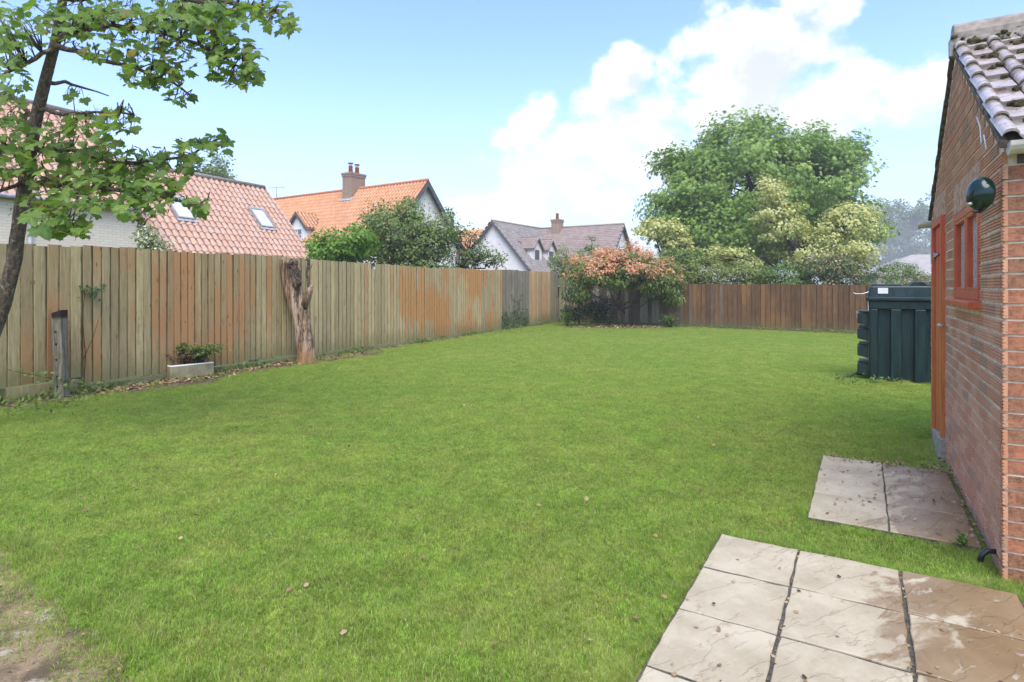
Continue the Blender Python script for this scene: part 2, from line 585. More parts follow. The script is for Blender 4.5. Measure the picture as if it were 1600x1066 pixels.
OL1, OL2 = (.35, .265, .125), (.55, .44, .25)
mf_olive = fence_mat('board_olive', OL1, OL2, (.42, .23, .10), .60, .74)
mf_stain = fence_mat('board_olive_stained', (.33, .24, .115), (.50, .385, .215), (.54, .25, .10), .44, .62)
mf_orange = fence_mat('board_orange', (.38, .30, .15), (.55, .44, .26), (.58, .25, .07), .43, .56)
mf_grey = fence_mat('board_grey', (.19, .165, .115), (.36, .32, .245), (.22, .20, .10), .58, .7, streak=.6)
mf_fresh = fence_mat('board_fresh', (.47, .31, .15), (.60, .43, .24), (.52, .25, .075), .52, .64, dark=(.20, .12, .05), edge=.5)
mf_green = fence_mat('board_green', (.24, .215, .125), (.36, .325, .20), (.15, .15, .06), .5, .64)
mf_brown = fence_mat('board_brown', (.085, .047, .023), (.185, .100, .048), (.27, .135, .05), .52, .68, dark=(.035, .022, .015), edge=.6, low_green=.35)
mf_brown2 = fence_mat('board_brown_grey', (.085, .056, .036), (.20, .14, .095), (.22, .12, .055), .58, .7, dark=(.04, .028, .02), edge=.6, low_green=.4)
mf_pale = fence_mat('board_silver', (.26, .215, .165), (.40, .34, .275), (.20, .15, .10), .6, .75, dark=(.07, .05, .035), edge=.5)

m_post, t = newmat('old_post')
p_ = wpos(t)
g_ = t.noise(t.mapping(p_, (18, 18, 1.3)), 2.5, 7, .7, .6)
c_ = t.mix(t.ss(g_, .3, .7), (.085, .070, .05), (.31, .28, .22))
c_ = t.mix(t.ss(t.noise(p_, 11, 5, .7), .50, .66, 0, .8), c_, (.13, .15, .06))
c_ = t.mix(t.ss(t.n('ShaderNodeSeparateXYZ', {0: p_}).outputs[2], 1.0, 1.06), c_, (.03, .022, .016))
finish(t, c_, .9, g_, .8, .015, .2)

m_stump, t = newmat('bare_trunk_wood')
p_ = t.n('ShaderNodeTexCoord').outputs['Object']
g_ = t.noise(t.mapping(p_, (9, 9, .9), (0, R(-9), 0)), 2.2, 8, .7, .8)
c_ = t.mix(t.ss(g_, .36, .60), (.085, .045, .024), (.40, .26, .155))
c_ = t.mix(t.ss(t.noise(t.mapping(p_, (5, 5, .8)), 2, 6, .7), .50, .60), c_, (.47, .36, .26))
cr_ = t.noise(t.mapping(p_, (14, 14, .7), (0, R(-9), 0)), 1.6, 5, .6, .5)
c_ = t.mix(t.ss(t.m('ABSOLUTE', t.m('SUBTRACT', cr_, .5)), .012, .035, .92, 0.0), c_, (.03, .018, .012))
zz_ = t.n('ShaderNodeSeparateXYZ', {0: p_}).outputs[2]
c_ = t.mix(t.m('MULTIPLY', t.ss(zz_, 0, .5, 1, 0), t.ss(g_, .3, .6)), c_, (.33, .17, .06))
finish(t, c_, .75, g_, 1.0, .04, .25)

m_bark, t = newmat('bark')
p_ = wpos(t)
g_ = t.noise(t.mapping(p_, (9, 9, 3)), 4, 7, .7, .4)
c_ = t.mix(t.ss(g_, .35, .7), (.055, .042, .03), (.21, .155, .105))
c_ = t.mix(t.ss(t.noise(p_, 22, 5, .75), .56, .66, 0, .85), c_, (.36, .34, .25))
finish(t, c_, .85, g_, 1.0, .02, .2)
m_darkbark = simple('dark_bark', (.04, .032, .025), .9, .5, 12, .8, .2, .02)
m_twig = simple('twig', (.07, .045, .028), .85, .4, 20, .4)
m_rough_bark = simple('rough_bark', (.13, .10, .078), .95, .6, 18, 1.0, .15, .03)

# --- houses
def tile_mat(name, c1, c2, c3, rough=.55, spec=.4):
    m, t = newmat(name)
    p = wpos(t)
    r = rnd(t)
    c = t.mix(r, c1, c2)
    c = t.mix(t.ss(t.noise(p, 2.2, 5, .7), .48, .68, 0, .75), c, c3)
    c = t.mix(t.ss(t.noise(p, 14, 4, .7), .58, .72, 0, .5), c, tuple(x * .55 for x in c3))
    finish(t, c, rough, t.noise(p, 30, 4), .2, .004, spec)
    return m


mt_pink = tile_mat('pink_pantile', (.42, .225, .14), (.50, .30, .205), (.42, .30, .235), .45, .4)
mt_orange = tile_mat('orange_pantile', (.48, .205, .085), (.56, .27, .125), (.46, .29, .17), .55, .3)
mt_slate = tile_mat('brown_slate', (.25, .185, .155), (.33, .255, .215), (.27, .225, .20), .75, .2)
mt_lichen = tile_mat('grey_slate', (.22, .185, .16), (.30, .26, .23), (.36, .34, .32), .7, .2)
m_white = simple('white_render', (.80, .755, .69), .8, .06, 3, .15)
m_cream, t = newmat('cream_brick')
p_ = wpos(t)
EH = Vector((.436, .900, 0)).normalized()
al = t.vm('DOT_PRODUCT', p_, tuple(EH))
bt = t.n('ShaderNodeTexBrick', {'Vector': t.n('ShaderNodeCombineXYZ', {0: al, 1: t.n('ShaderNodeSeparateXYZ', {0: p_}).outputs[2]}).outputs[0],
                                'Color1': (.78, .68, .52, 1), 'Color2': (.72, .62, .47, 1), 'Mortar': (.63, .54, .41, 1), 'Scale': 1.0,
                                'Mortar Size': .008, 'Brick Width': .225, 'Row Height': .075, 'Mortar Smooth': .2})
finish(t, bt.outputs[0], .8, bt.outputs[1], -.5, .01)
m_barge = simple('dark_barge', (.105, .092, .085), .6, .2, 6, .1)
m_greyboard = simple('grey_board', (.30, .295, .30), .55, .2, 8, .1)
m_lead = simple('lead', (.34, .345, .36), .5, .3, 8, .2, .5)
m_terracotta = simple('terracotta', (.46, .17, .085), .7, .25, 10, .2)
m_chim, t = newmat('chimney_brick')
p_ = wpos(t)
sx_ = t.n('ShaderNodeSeparateXYZ', {0: p_})
bt = t.n('ShaderNodeTexBrick', {'Vector': t.n('ShaderNodeCombineXYZ', {0: t.m('ADD', sx_.outputs[0], sx_.outputs[1]), 1: sx_.outputs[2]}).outputs[0],
                                'Color1': (.34, .20, .12, 1), 'Color2': (.25, .155, .10, 1), 'Mortar': (.34, .29, .22, 1), 'Scale': 1.0,
                                'Mortar Size': .012, 'Brick Width': .225, 'Row Height': .075})
finish(t, t.mix(t.ss(t.noise(p_, 5, 5), .5, .7, 0, .5), bt.outputs[0], (.20, .17, .10)), .85, bt.outputs[1], -.4, .01)
m_glass, t = newmat('window_glass')
finish(t, (.10, .13, .15), .06, None, spec=.9)
m_skyglass, t = newmat('skylight_glass')
finish(t, (.60, .61, .61), .12, None, spec=.6)
m_frame = simple('white_frame', (.78, .78, .76), .4, .05, 8, .05)
m_sink, t = newmat('glazed_stoneware')
p_ = wpos(t)
c_ = t.mix(t.ss(t.noise(p_, 7, 5, .65), .35, .7), (.25, .215, .12), (.37, .325, .205))
c_ = t.mix(t.ss(t.n('ShaderNodeSeparateXYZ', {0: p_}).outputs[2], .203, .215), c_, (.78, .76, .70))
finish(t, c_, .35, None, spec=.5)
m_label = simple('white_label', (.74, .74, .72), .5, .06, 20, .05)
m_yellow = simple('yellow_mark', (.62, .52, .12), .5, .1, 20, .05)
m_litter, t = newmat('dead_leaves')
r_ = rnd(t)
c_ = t.mix(r_, (.17, .095, .045), (.46, .32, .18))
c_ = t.mix(t.ss(r_, .86, .88), c_, (.055, .035, .022))
finish(t, c_, .8)

# --- foliage
ml_maple = leaf_mat('maple_leaf', (.11, .21, .035), (.25, .35, .06), (.30, .24, .08), .94, .5, .4)
ml_key = leaf_mat('maple_keys', (.20, .11, .05), (.28, .19, .075), None, .9, .3)
ml_big = leaf_mat('sycamore_leaf', (.13, .24, .035), (.28, .39, .072), None, .9, .3, .36, .35)
ml_var = leaf_mat('variegated_leaf', (.46, .46, .15), (.72, .68, .31), (.17, .26, .05), .82, .3, .5, .6)
ml_bright = leaf_mat('bright_leaf', (.10, .22, .018), (.21, .34, .035), None, .9, .35)
ml_dull = leaf_mat('dull_leaf', (.115, .185, .038), (.225, .30, .08), (.15, .12, .075), .92, .3)
ml_open = leaf_mat('open_leaf', (.09, .14, .04), (.18, .235, .07), None, .9, .3)
ml_pho = leaf_mat('photinia_leaf', (.085, .16, .03), (.22, .28, .065), (.28, .22, .06), .9, .3, .35)
ml_red = leaf_mat('photinia_new_leaf', (.68, .27, .15), (.76, .44, .28), (.42, .38, .14), .80, .3, .4)
ml_dark = leaf_mat('dark_leaf', (.035, .075, .022), (.085, .14, .04), None, .9, .25)
ml_hedge = leaf_mat('hedge_leaf', (.12, .17, .03), (.24, .28, .065), (.40, .38, .17), .88, .3)
ml_mid = leaf_mat('mid_leaf', (.08, .155, .026), (.18, .255, .055), None, .9, .3)
ml_pinkish = leaf_mat('rose_leaf', (.09, .13, .035), (.18, .21, .07), (.60, .36, .30), .88, .3)
ml_far = leaf_mat('far_leaf', (.10, .15, .04), (.19, .24, .07), None, .9, .3, .5, .2)
ml_white = leaf_mat('white_blossom_leaf', (.14, .20, .06), (.22, .27, .09), (.72, .70, .55), .62, .3)
ml_purple = leaf_mat('dry_leaf', (.17, .10, .06), (.30, .20, .12), None, .9, .2)


# ------------------------------------------------------------------ helpers: foliage
DIAMOND = (np.array([(0, 0, 0), (-.36, .5, .10), (.36, .5, .10), (0, 1, -.08)], float), [(0, 2, 1), (1, 2, 3)])
LONG = (np.array([(0, 0, 0), (-.17, .45, .05), (.17, .45, .05), (0, 1, -.1)], float), [(0, 2, 1), (1, 2, 3)])
BLUNT = (np.array([(0, 0, 0), (-.45, .32, .08), (.45, .32, .08), (-.32, .85, 0), (.32, .85, 0)], float), [(0, 2, 1), (1, 2, 4), (1, 4, 3)])


def maple_template(droop=.28):
    out = [(0, 0), (.10, .10), (.32, -.03), (.33, .13), (.56, .17), (.46, .33), (.60, .52), (.43, .56), (.34, .72),
           (.22, .68), (.14, .86), (0, 1.02)]
    pts = out + [(-x, y) for x, y in out[-2:0:-1]]
    vs = [(0, .36, .05)]
    for x, y in pts:
        d = math.hypot(x, y - .36)
        vs.append((x, y, .05 - droop * d * d + (.07 if abs(x) > .2 else 0)))
    n = len(pts)
    return np.array(vs, float), [(0, 1 + (i + 1) % n, 1 + i) for i in range(n)]


MAPLE = maple_template()
STAR = (np.array([(0, 0, 0), (-.50, .22, -.06), (-.16, .40, .06), (-.40, .72, -.08), (-.10, .66, .04), (0, 1.0, -.12), (.10, .66, .04),
                  (.40, .72, -.08), (.16, .40, .06), (.50, .22, -.06)], float),
        [(0, 2, 1), (0, 8, 2), (0, 9, 8), (2, 4, 3), (2, 8, 4), (4, 8, 6), (6, 8, 7), (4, 6, 5)])


def unit(a):
    return a / np.maximum(np.linalg.norm(a, axis=-1, keepdims=True), 1e-9)


def leaf_frames(nrm_, tip):
    z = unit(nrm_)
    y = unit(tip - z * np.sum(tip * z, -1, keepdims=True))
    x = np.cross(y, z)
    return x, y, z


def leaf_mesh(name, pos, nrm_, tip, size, template, mat, parent=None, origin=None, kind=None, smooth=False):
    tv, tf = template
    x, y, z = leaf_frames(nrm_, tip)
    n, k = len(pos), len(tv)
    size = np.asarray(size).reshape(-1, 1, 1)
    V = pos[:, None, :] + size * (tv[None, :, 0:1] * x[:, None, :] + tv[None, :, 1:2] * y[:, None, :] + tv[None, :, 2:3] * z[:, None, :])
    V = V.reshape(-1, 3)
    if parent is not None:
        mw = world_of(parent)
        o3 = np.array(mw.translation)
    else:
        mw = Matrix.Translation(origin if origin is not None else (0, 0, 0))
        o3 = np.array(mw.translation)
    V = V - o3
    tf = np.array(tf)
    Fc = (tf[None] + (np.arange(n) * k)[:, None, None]).reshape(-1, 3)
    me = bpy.data.meshes.new(name)
    me.vertices.add(len(V))
    me.vertices.foreach_set('co', V.astype(np.float32).ravel())
    me.loops.add(Fc.size)
    me.loops.foreach_set('vertex_index', Fc.astype(np.int32).ravel())
    me.polygons.add(len(Fc))
    me.polygons.foreach_set('loop_start', np.arange(0, Fc.size, 3, dtype=np.int32))
    me.polygons.foreach_set('loop_total', np.full(len(Fc), 3, np.int32))
    at = me.attributes.new('var', 'FLOAT', 'POINT')
    at.data.foreach_set('value', np.repeat(rng.random(n), k).astype(np.float32))
    me.update(calc_edges=True)
    me.validate()
    o = link(name, me, mat, parent, Matrix.Translation(o3))
    if kind: o['kind'] = kind
    return o


def clusters_in(lobes, n, shell=.5):
    """cluster centres in a set of ellipsoids (cx,cy,cz,rx,ry,rz), mostly near the surface; returns centres and outward directions"""
    L = np.array(lobes, float)
    vol = (L[:, 3] * L[:, 4] * L[:, 5]) ** .75
    idx = rng.choice(len(L), n, p=vol / vol.sum())
    d = unit(rng.normal(size=(n, 3)))
    r = shell + (1 - shell) * rng.random((n, 1)) ** .6
    return L[idx, :3] + d * r * L[idx, 3:], d, idx


def foliage(name, lobes, ncl, per, clr, size, template, mat, parent, shell=.5, flat=.6, up=.55, tipdown=.5, top_only=None, zmin=None, out=.5):
    c, d, idx = clusters_in(lobes, ncl, shell)
    if top_only is not None:
        k = d[:, 2] > top_only
        c, d, idx = c[k], d[k], idx[k]
    n = len(c) * per
    cc = np.repeat(c, per, 0)
    dd = np.repeat(d, per, 0)
    cr = clr * (.6 + .8 * rng.random((len(c), 1)))
    off = unit(rng.normal(size=(n, 3))) * (rng.random((n, 1)) ** .45) * np.array([1, 1, flat]) * np.repeat(cr, per, 0) * 1.05
    pos = cc + off
    nr = unit(dd * out + np.array([0, 0, up]) + rng.normal(size=(n, 3)) * .45 + unit(off) * .3)
    tip = unit(dd * .6 + unit(off) * .6 + rng.normal(size=(n, 3)) * .5 + np.array([0, 0, -tipdown]))
    sz = size * (.65 + .7 * rng.random(n))
    if zmin is not None:
        k = pos[:, 2] > zmin
        pos, nr, tip, sz = pos[k], nr[k], tip[k], sz[k]
    leaf_mesh(name, pos, nr, tip, sz, template, mat, parent)
    return c, idx


def bend(a, b, n=5, amp=.08, rise=.0):
    a, b = Vector(a), Vector(b)
    L = (b - a).length
    out = []
    for i in range(n + 1):
        f = i / n
        p = a.lerp(b, f) + Vector((random.uniform(-1, 1), random.uniform(-1, 1), random.uniform(-1, 1))) * (amp * L * (0 < i < n) * .5)
        p.z += rise * L * math.sin(f * math.pi)
        out.append(p)
    return out


def tree(name, base, label, cat, lobes, ncl, per, clr, size, template, mat, trunk_r=.2, fork=None, twigs=90, bark=None, shell=.5,
         flat=.6, group=None, twig_r=.012, up=.55, tipdown=.5, zmin=None, crown_name='foliage', top=None, out=.5):
    base = Vector(base)
    t_ = thing(name, base, label, cat, group)
    c, idx = foliage(crown_name, lobes, ncl, per, clr, size, template, mat, t_, shell, flat, up, tipdown, None, zmin, out)
    if top:
        foliage(top[0], top[1], top[2], per, clr, size * .95, template, top[3], t_, .8, flat, up, -.2, .05, zmin)
    b = MB()
    fork = Vector(fork) if fork else base.lerp(Vector(lobes[0][:3]), .45)
    tr = bend(base - Vector((0, 0, .05)), fork, 5, .06)
    b.tube(tr, [trunk_r * (1.25 - .45 * i / 5) if i else trunk_r * 1.5 for i in range(6)], 8, .06)
    br = MB()
    mids = []
    for L in lobes:
        q = Vector(L[:3])
        br.tube(bend(fork, q, 5, .16, .04), [trunk_r * .62 * (1 - .8 * i / 5) + .008 for i in range(6)], 6, .05)
        mids.append((fork.lerp(q, .6), q))
    ks = rng.choice(len(c), min(twigs, len(c)), replace=False)
    for k in ks:
        m0, q = mids[idx[k]]
        s0 = m0.lerp(q, random.uniform(0, 1))
        br.tube(bend(s0, c[k], 4, .2), [twig_r * 2.2 * (1 - .8 * i / 4) + .004 for i in range(5)], 4)
    b.build('trunk', bark or m_darkbark, t_)
    br.build('branches', bark or m_darkbark, t_)
    return t_


# ------------------------------------------------------------------ setting: ground
def sheet(name, poly, z, mat, kind='structure', parent=None):
    b = MB()
    b.add([Vector((p[0], p[1], z)) for p in poly], [tuple(range(len(poly)))])
    if sum(poly[i][0] * poly[(i + 1) % len(poly)][1] - poly[(i + 1) % len(poly)][0] * poly[i][1] for i in range(len(poly))) < 0:
        b.f = [f[::-1] for f in b.f]
    o = b.build(name, mat, parent)
    o['kind'] = kind
    return o


sheet('ground', [(-600, -600), (600, -600), (600, 600), (-600, 600)], -.03, m_ground)

FA = Vector((-6.26, 7.255, 0))                    # left fence passes here (s = 0)
FK = Vector((1.85, 24.0, 0))                      # far corner
FE = (FK - FA).normalized()
FN = Vector((FE.y, -FE.x, 0))                     # towards the lawn
BE = (Vector((10.5, 18.04, 0)) - FK).normalized()  # along the back fence, to the right
BN = Vector((BE.y, -BE.x, 0))                     # towards the lawn
F0 = FA - FE * 9
B1 = FK + BE * 17
lawn_poly = [F0, FK, B1, Vector((B1.x, -3, 0)), Vector((-8, -3, 0))]
sheet('lawn', lawn_poly, 0.0, m_turf)

# earth strip along the left fence
bed = []
for i in range(46):
    s = -2 + i * .46
    wd = .42 + .16 * math.sin(s * 1.3) + .1 * math.sin(s * 3.1 + 1) - (.22 if s > 9 else 0) + (.34 if .8 < s < 6.6 else 0)
    bed.append(FA + FE * s + FN * max(wd, .18))
bed_poly = [FA + FE * 18.6, FA + FE * -2.0] + bed
sheet('soil_bed', [(p.x, p.y) for p in bed_poly], .006, m_soil)

# trodden path in the near left corner
pa, pb = G(-60, 815), G(262, 1085)
pdv = (pb - pa).normalized()
pnv = Vector((-pdv.y, pdv.x, 0))
if pnv.dot(Vector((0, 0, 0)) - pa) < 0: pnv = -pnv
pe = []
for i in range(30):
    q = pa - pdv * 1.0 + pdv * i * .18
    pe.append(q + pnv * (.05 * math.sin(i * 1.7) + .03 * math.sin(i * 4.1)))
path_poly = pe + [pe[-1] + pnv * 3, pe[0] + pnv * 3]
sheet('path', [(p.x, p.y) for p in path_poly], .010, m_path)


# ------------------------------------------------------------------ paving
def slab_mesh(wd, dp, th=.035, seed=0):
    r = random.Random(seed)
    n = 6
    vs, fs = [], []
    def e(): return r.uniform(-.004, .004)
    ring = []
    for i in range(n): ring.append((i / n * wd, e()))
    for i in range(n): ring.append((wd + e(), i / n * dp))
    for i in range(n): ring.append((wd - i / n * wd, dp + e()))
    for i in range(n): ring.append((e(), dp - i / n * dp))
    N = len(ring)
    cx, cy = wd / 2, dp / 2
    for x, y in ring: vs.append((x, y, 0))
    for x, y in ring: vs.append((x, y, th - .003))
    for x, y in ring: vs.append((cx + (x - cx) * .985, cy + (y - cy) * .985, th + r.uniform(-.0015, .0015)))
    fs += [(i, (i + 1) % N, (i + 1) % N + N, i + N) for i in range(N)]
    fs += [(i + N, (i + 1) % N + N, (i + 1) % N + 2 * N, i + 2 * N) for i in range(N)]
    fs += [tuple(range(2 * N, 3 * N))]
    me = bpy.data.meshes.new('paving_slab')
    me.from_pydata(vs, [], fs)
    me.materials.append(m_slab)
    return me


def patio(origin, cols, rows, cw, rd, gap, label, zt, first=None):
    """origin: far left corner; columns along D2, rows towards the camera along -D1"""
    top = origin.copy()
    a, b_ = top + D2 * (cw - (first or cw)), top + D2 * (cw * cols)
    dn = -D1 * (rd * rows)
    bm_ = MB()
    bm_.prism([a + Vector((0, 0, .002)), a + dn + Vector((0, 0, .002)), b_ + dn + Vector((0, 0, .002)), b_ + Vector((0, 0, .002))], Vector((0, 0, zt - .002)))
    root = bm_.build('patio', m_joint, None, local=top)
    tag(root, label, None, None, 'structure')
    ms = [slab_mesh(cw - gap, rd - gap, .036, k) for k in range(5)]
    m1 = [slab_mesh((first or cw) - gap, rd - gap, .036, 9 + k) for k in range(3)]
    cut = cw - (first or cw)
    for i in range(cols):
        for j in range(rows):
            o = top + D2 * (cw * i + gap / 2 + (cut if i == 0 else 0)) - D1 * (rd * (j + 1) - gap / 2) + Vector((0, 0, zt - .029 + random.uniform(-.002, .003)))
            q = basis(D2, D1, UP, o) @ Matrix.Rotation(R(random.uniform(-.25, .25)), 4, 'Z') @ Matrix.Rotation(R(random.uniform(-.3, .3)), 4, 'X')
            link('paving_slab', m1[j % 3] if i == 0 else ms[(i * 2 + j) % 5], m_slab, root, q)
    return [a, b_, b_ + dn, a + dn]


PO = Vector((1.529, 3.164, 0)) - D2 * .45
pat1 = patio(PO, 3, 7, .452, .452, .014, 'large riven stone patio', .033, .405)
SO = Vector((1.798, 3.608, 0)) + D1 * 1.52
pat2 = patio(SO, 2, 3, .42, .507, .007, 'small riven stone patio by the shed wall', .036)

# ------------------------------------------------------------------ fences
def board_mesh(wd, h, tk=.024, tn=.006, chips=0):
    """feather-edged board: local x across (thin edge at 0), y towards the viewer, z up"""
    vs = [(0, 0, 0), (wd, 0, 0), (wd, tk, 0), (0, tn, 0), (0, 0, h), (wd, 0, h), (wd, tk, h), (0, tn, h)]
    fs = [(0, 3, 2, 1), (4, 5, 6, 7), (0, 1, 5, 4), (1, 2, 6, 5), (2, 3, 7, 6), (3, 0, 4, 7)]
    me = bpy.data.meshes.new('board')
    me.from_pydata(vs, [], fs)
    me.materials.append(mf_olive)
    return me


left_fence = thing('fence', FA, 'long olive and orange stained close boarded fence down the left side of the lawn', 'fence')
bm_wide = [board_mesh(.165, 1.76 + .006 * k) for k in range(3)]
bm_norm = [board_mesh(.142, 1.875 + .006 * k) for k in range(3)]
bm_short = board_mesh(.142, 1.74)
s = -7.0
while s < 18.55:
    wide = s < .86
    pitch = .139 if wide else .119
    if s < .9: mt = random.choice([mf_olive, mf_olive, mf_olive, mf_stain])
    elif s < 3.7: mt = random.choice([mf_stain, mf_stain, mf_stain, mf_olive])
    elif s < 7.9: mt = mf_olive if random.random() < .88 else mf_stain
    elif s < 13.6: mt = mf_orange
    elif s < 15.7: mt = mf_grey
    elif s < 17.7: mt = mf_fresh
    else: mt = mf_green
    me = random.choice(bm_wide if wide else bm_norm)
    sag = .012 * math.sin(s * 1.9) + random.gauss(0, .006)
    if abs(s - 7.02) < .06: me = bm_short
    z0 = .20 if wide else .095 + .03 * math.sin(s * .5)
    o = FA + FE * s + Vector((0, 0, z0 + sag))
    q = basis(FE, FN, UP, o)
    # boards face the lawn: x along the fence, y towards the lawn
    if FE.cross(FN).dot(UP) < 0:
        q = basis(-FE, FN, UP, o + FE * .142)
    q = q @ Matrix.Rotation(R(random.uniform(-.35, .35)), 4, 'Y') @ Matrix.Rotation(R(random.uniform(-.5, .5)), 4, 'Z')
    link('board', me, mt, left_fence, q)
    s += pitch * random.uniform(.97, 1.03)
for s0 in np.arange(.88 - 2.9 * 3, 18.5, 2.9):
    L = min(2.86, 18.6 - s0)
    gb = MB()
    wide = s0 < .5
    hh = .19 if wide else .095
    gb.box(FA + FE * (s0 + L / 2 + .02) + FN * .012 + Vector((0, 0, hh / 2 + .002)), FE, FN, UP, L, .024, hh)
    gb.build('gravel_board', mf_green if not wide else mf_olive, left_fence, .003)
    pb_ = MB()
    pb_.box(FA + FE * (s0 + .0) - FN * .055 + Vector((0, 0, .97)), FE, FN, UP, .1, .1, 1.90)
    pb_.build('post', m_post, left_fence)
rb = MB()
for zr in (.45, 1.05, 1.7):
    rb.box(FA + FE * 5.8 - FN * .03 + Vector((0, 0, zr)), FE, FN, UP, 25.5, .05, .08)
rb.build('rails', mf_olive, left_fence)

back_fence = thing('fence', FK, 'lower dark brown close boarded fence across the far end of the lawn', 'fence')
bb = [board_mesh(.175, 1.47 + .008 * k) for k in range(3)]
bs = [board_mesh(.16, 1.72 + .01 * k) for k in range(2)]
s = .08
while s < 16.5:
    u_ = U0 + F * (FK + BE * s).x / (FK + BE * s).y
    if s < .9: mt, me = mf_green, random.choice(bs)
    elif u_ < 1058: mt, me = random.choice([mf_grey, mf_brown2, mf_brown2]), random.choice(bb)
    elif u_ < 1080: mt, me = random.choice([mf_brown2, mf_brown2, mf_brown]), random.choice(bb)
    elif u_ < 1135: mt, me = random.choice([mf_brown2, mf_brown, mf_brown]), random.choice(bb)
    else: mt, me = mf_brown, random.choice(bb)
    zz = .10 - .008 * s if s > .9 else .12
    o = FK + BE * s + Vector((0, 0, max(zz, 0.0) + random.uniform(-.006, .006)))
    q = basis(BE, BN, UP, o)
    if BE.cross(BN).dot(UP) < 0:
        q = basis(-BE, BN, UP, o + BE * .17)
    q = q @ Matrix.Rotation(R(random.uniform(-.5, .5)), 4, 'Y') @ Matrix.Rotation(R(random.uniform(-.6, .6)), 4, 'Z')
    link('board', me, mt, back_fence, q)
    s += .150 * random.uniform(.95, 1.05)
for s0 in np.arange(.05, 16.5, 2.4):
    gb = MB()
    gb.box(FK + BE * (s0 + 1.2) + BN * .02 + Vector((0, 0, .055)), BE, BN, UP, 2.38, .03, .11)
    gb.build('gravel_board', mf_brown2, back_fence, .003)
    pb_ = MB()
    pb_.box(FK + BE * s0 - BN * .06 + Vector((0, 0, .72)), BE, BN, UP, .1, .1, 1.42)
    pb_.build('post', m_post, back_fence)
rb = MB()
for zr in (.4, 1.25):
    rb.box(FK + BE * 8.3 - BN * .03 + Vector((0, 0, zr)), BE, BN, UP, 16.4, .05, .08)
rb.build('rails', mf_brown, back_fence)

# ------------------------------------------------------------------ shed
C0 = Vector((2.384, 2.889, 0))                    # near left corner of the shed
WN = -D2                                          # gable wall faces the lawn
GL, AP_T, AP_Z, EAVE = 3.54, 1.77, 3.205, 2.14
shed = thing('garden_shed', C0, 'brick garden shed with pantile roof, red window and orange door at the right edge', 'shed')
SL = (AP_Z - EAVE) / AP_T
core_in = .012
A0 = C0 - WN * core_in + D1 * core_in
FRL = 3.2                                         # length of the front wall that is built
DOOR = (2.375, 3.145, 0.10, 2.037)
WIN = (.69, 1.77, 1.36, 1.962)


def wpt(t_, z, out=0.0):
    return C0 + D1 * t_ + WN * out + Vector((0, 0, z))


# mortar core with openings for the door and the window, butted strips
def strip(t0, t1, z0, zt0, zt1, b):
    th = .10
    b.prism([wpt(t0, z0, -core_in), wpt(t1, z0, -core_in), wpt(t1, zt1, -core_in), wpt(t0, zt0, -core_in)], -WN * th)


def roof_z(t_):
    return AP_Z - SL * abs(t_ - AP_T) - .035


core = MB()
strip(core_in, WIN[0], 0, roof_z(0), roof_z(WIN[0]), core)
strip(WIN[0], WIN[1], 0, WIN[2], WIN[2], core)
strip(WIN[0], WIN[1], WIN[3], roof_z(WIN[0]), roof_z(WIN[1]), core)
strip(WIN[1], DOOR[0], 0, roof_z(WIN[1]), roof_z(DOOR[0]), core)
strip(DOOR[0], DOOR[1], DOOR[3], roof_z(DOOR[0]), roof_z(DOOR[1]), core)
strip(DOOR[1], GL, 0, roof_z(DOOR[1]), roof_z(GL), core)
core.prism([C0 + D1 * core_in - WN * .112, C0 + D1 * .112 - WN * .112, C0 + D1 * .112 + D2 * FRL, C0 + D1 * core_in + D2 * FRL], Vector((0, 0, 2.035)))
core.prism([wpt(GL, 0, -.112), wpt(GL - .10, 0, -.112), wpt(GL - .10, 0, -FRL), wpt(GL, 0, -FRL)], Vector((0, 0, EAVE - .06)))
core.prism([wpt(0.02, 0, -FRL), wpt(GL, 0, -FRL), wpt(GL, roof_z(GL), -FRL), wpt(AP_T, roof_z(AP_T), -FRL), wpt(0.02, roof_z(0), -FRL)], -WN * .1)
core.build('wall', m_mortar, shed)


def combed_brick(L, H=.064, ridges=4, depth=.020):
    """brick with horizontal combed ridges: x along, y out, z up"""
    prof = [(0, 0)]
    pit = H / ridges
    for k in range(ridges):
        z0 = k * pit
        prof += [(depth - .006, z0 + .0005), (depth, z0 + .0025), (depth, z0 + pit - .0045), (depth - .006, z0 + pit - .0025)]
    prof += [(0, H)]
    n = len(prof)
    vs = [(0, y, z) for y, z in prof] + [(L, y, z) for y, z in prof]
    fs = [(i, i + n, i + 1 + n, i + 1) for i in range(n - 1)]
    fs = [f[::-1] for f in fs]
    fs += [tuple(range(n)), tuple(range(n, 2 * n))[::-1]]
    me = bpy.data.meshes.new('brick')
    me.from_pydata(vs, [], fs)
    me.materials.append(m_brick)
    return me


def plain_brick(L, H=.064, depth=.020, seed=0, amp=.0025):
    r = random.Random(seed)
    nx = 4
    vs = [(0, 0, 0), (L, 0, 0), (L, 0, H), (0, 0, H)]
    front = []
    for j in range(3):
        for i in range(nx):
            front.append((i / (nx - 1) * L, depth + r.uniform(-amp, amp), j / 2 * H))
    vs += front
    def fi(i, j): return 4 + j * nx + i
    fs = []
    for j in range(2):
        for i in range(nx - 1):
            fs.append((fi(i, j), fi(i, j + 1), fi(i + 1, j + 1), fi(i + 1, j)))
    fs.append((0, *[fi(i, 0) for i in range(nx)], 1))
    fs.append((3, 2, *[fi(i, 2) for i in range(nx - 1, -1, -1)]))
    fs.append((0, 3, fi(0, 2), fi(0, 1), fi(0, 0)))
    fs.append((1, fi(nx - 1, 0), fi(nx - 1, 1), fi(nx - 1, 2), 2))
    me = bpy.data.meshes.new('brick')
    me.from_pydata(vs, [], fs)
    me.materials.append(m_brick_s)
    return me


cb_cache, items, front_items = {}, [], []
CH = .0752
ncourse = int(AP_Z / CH)


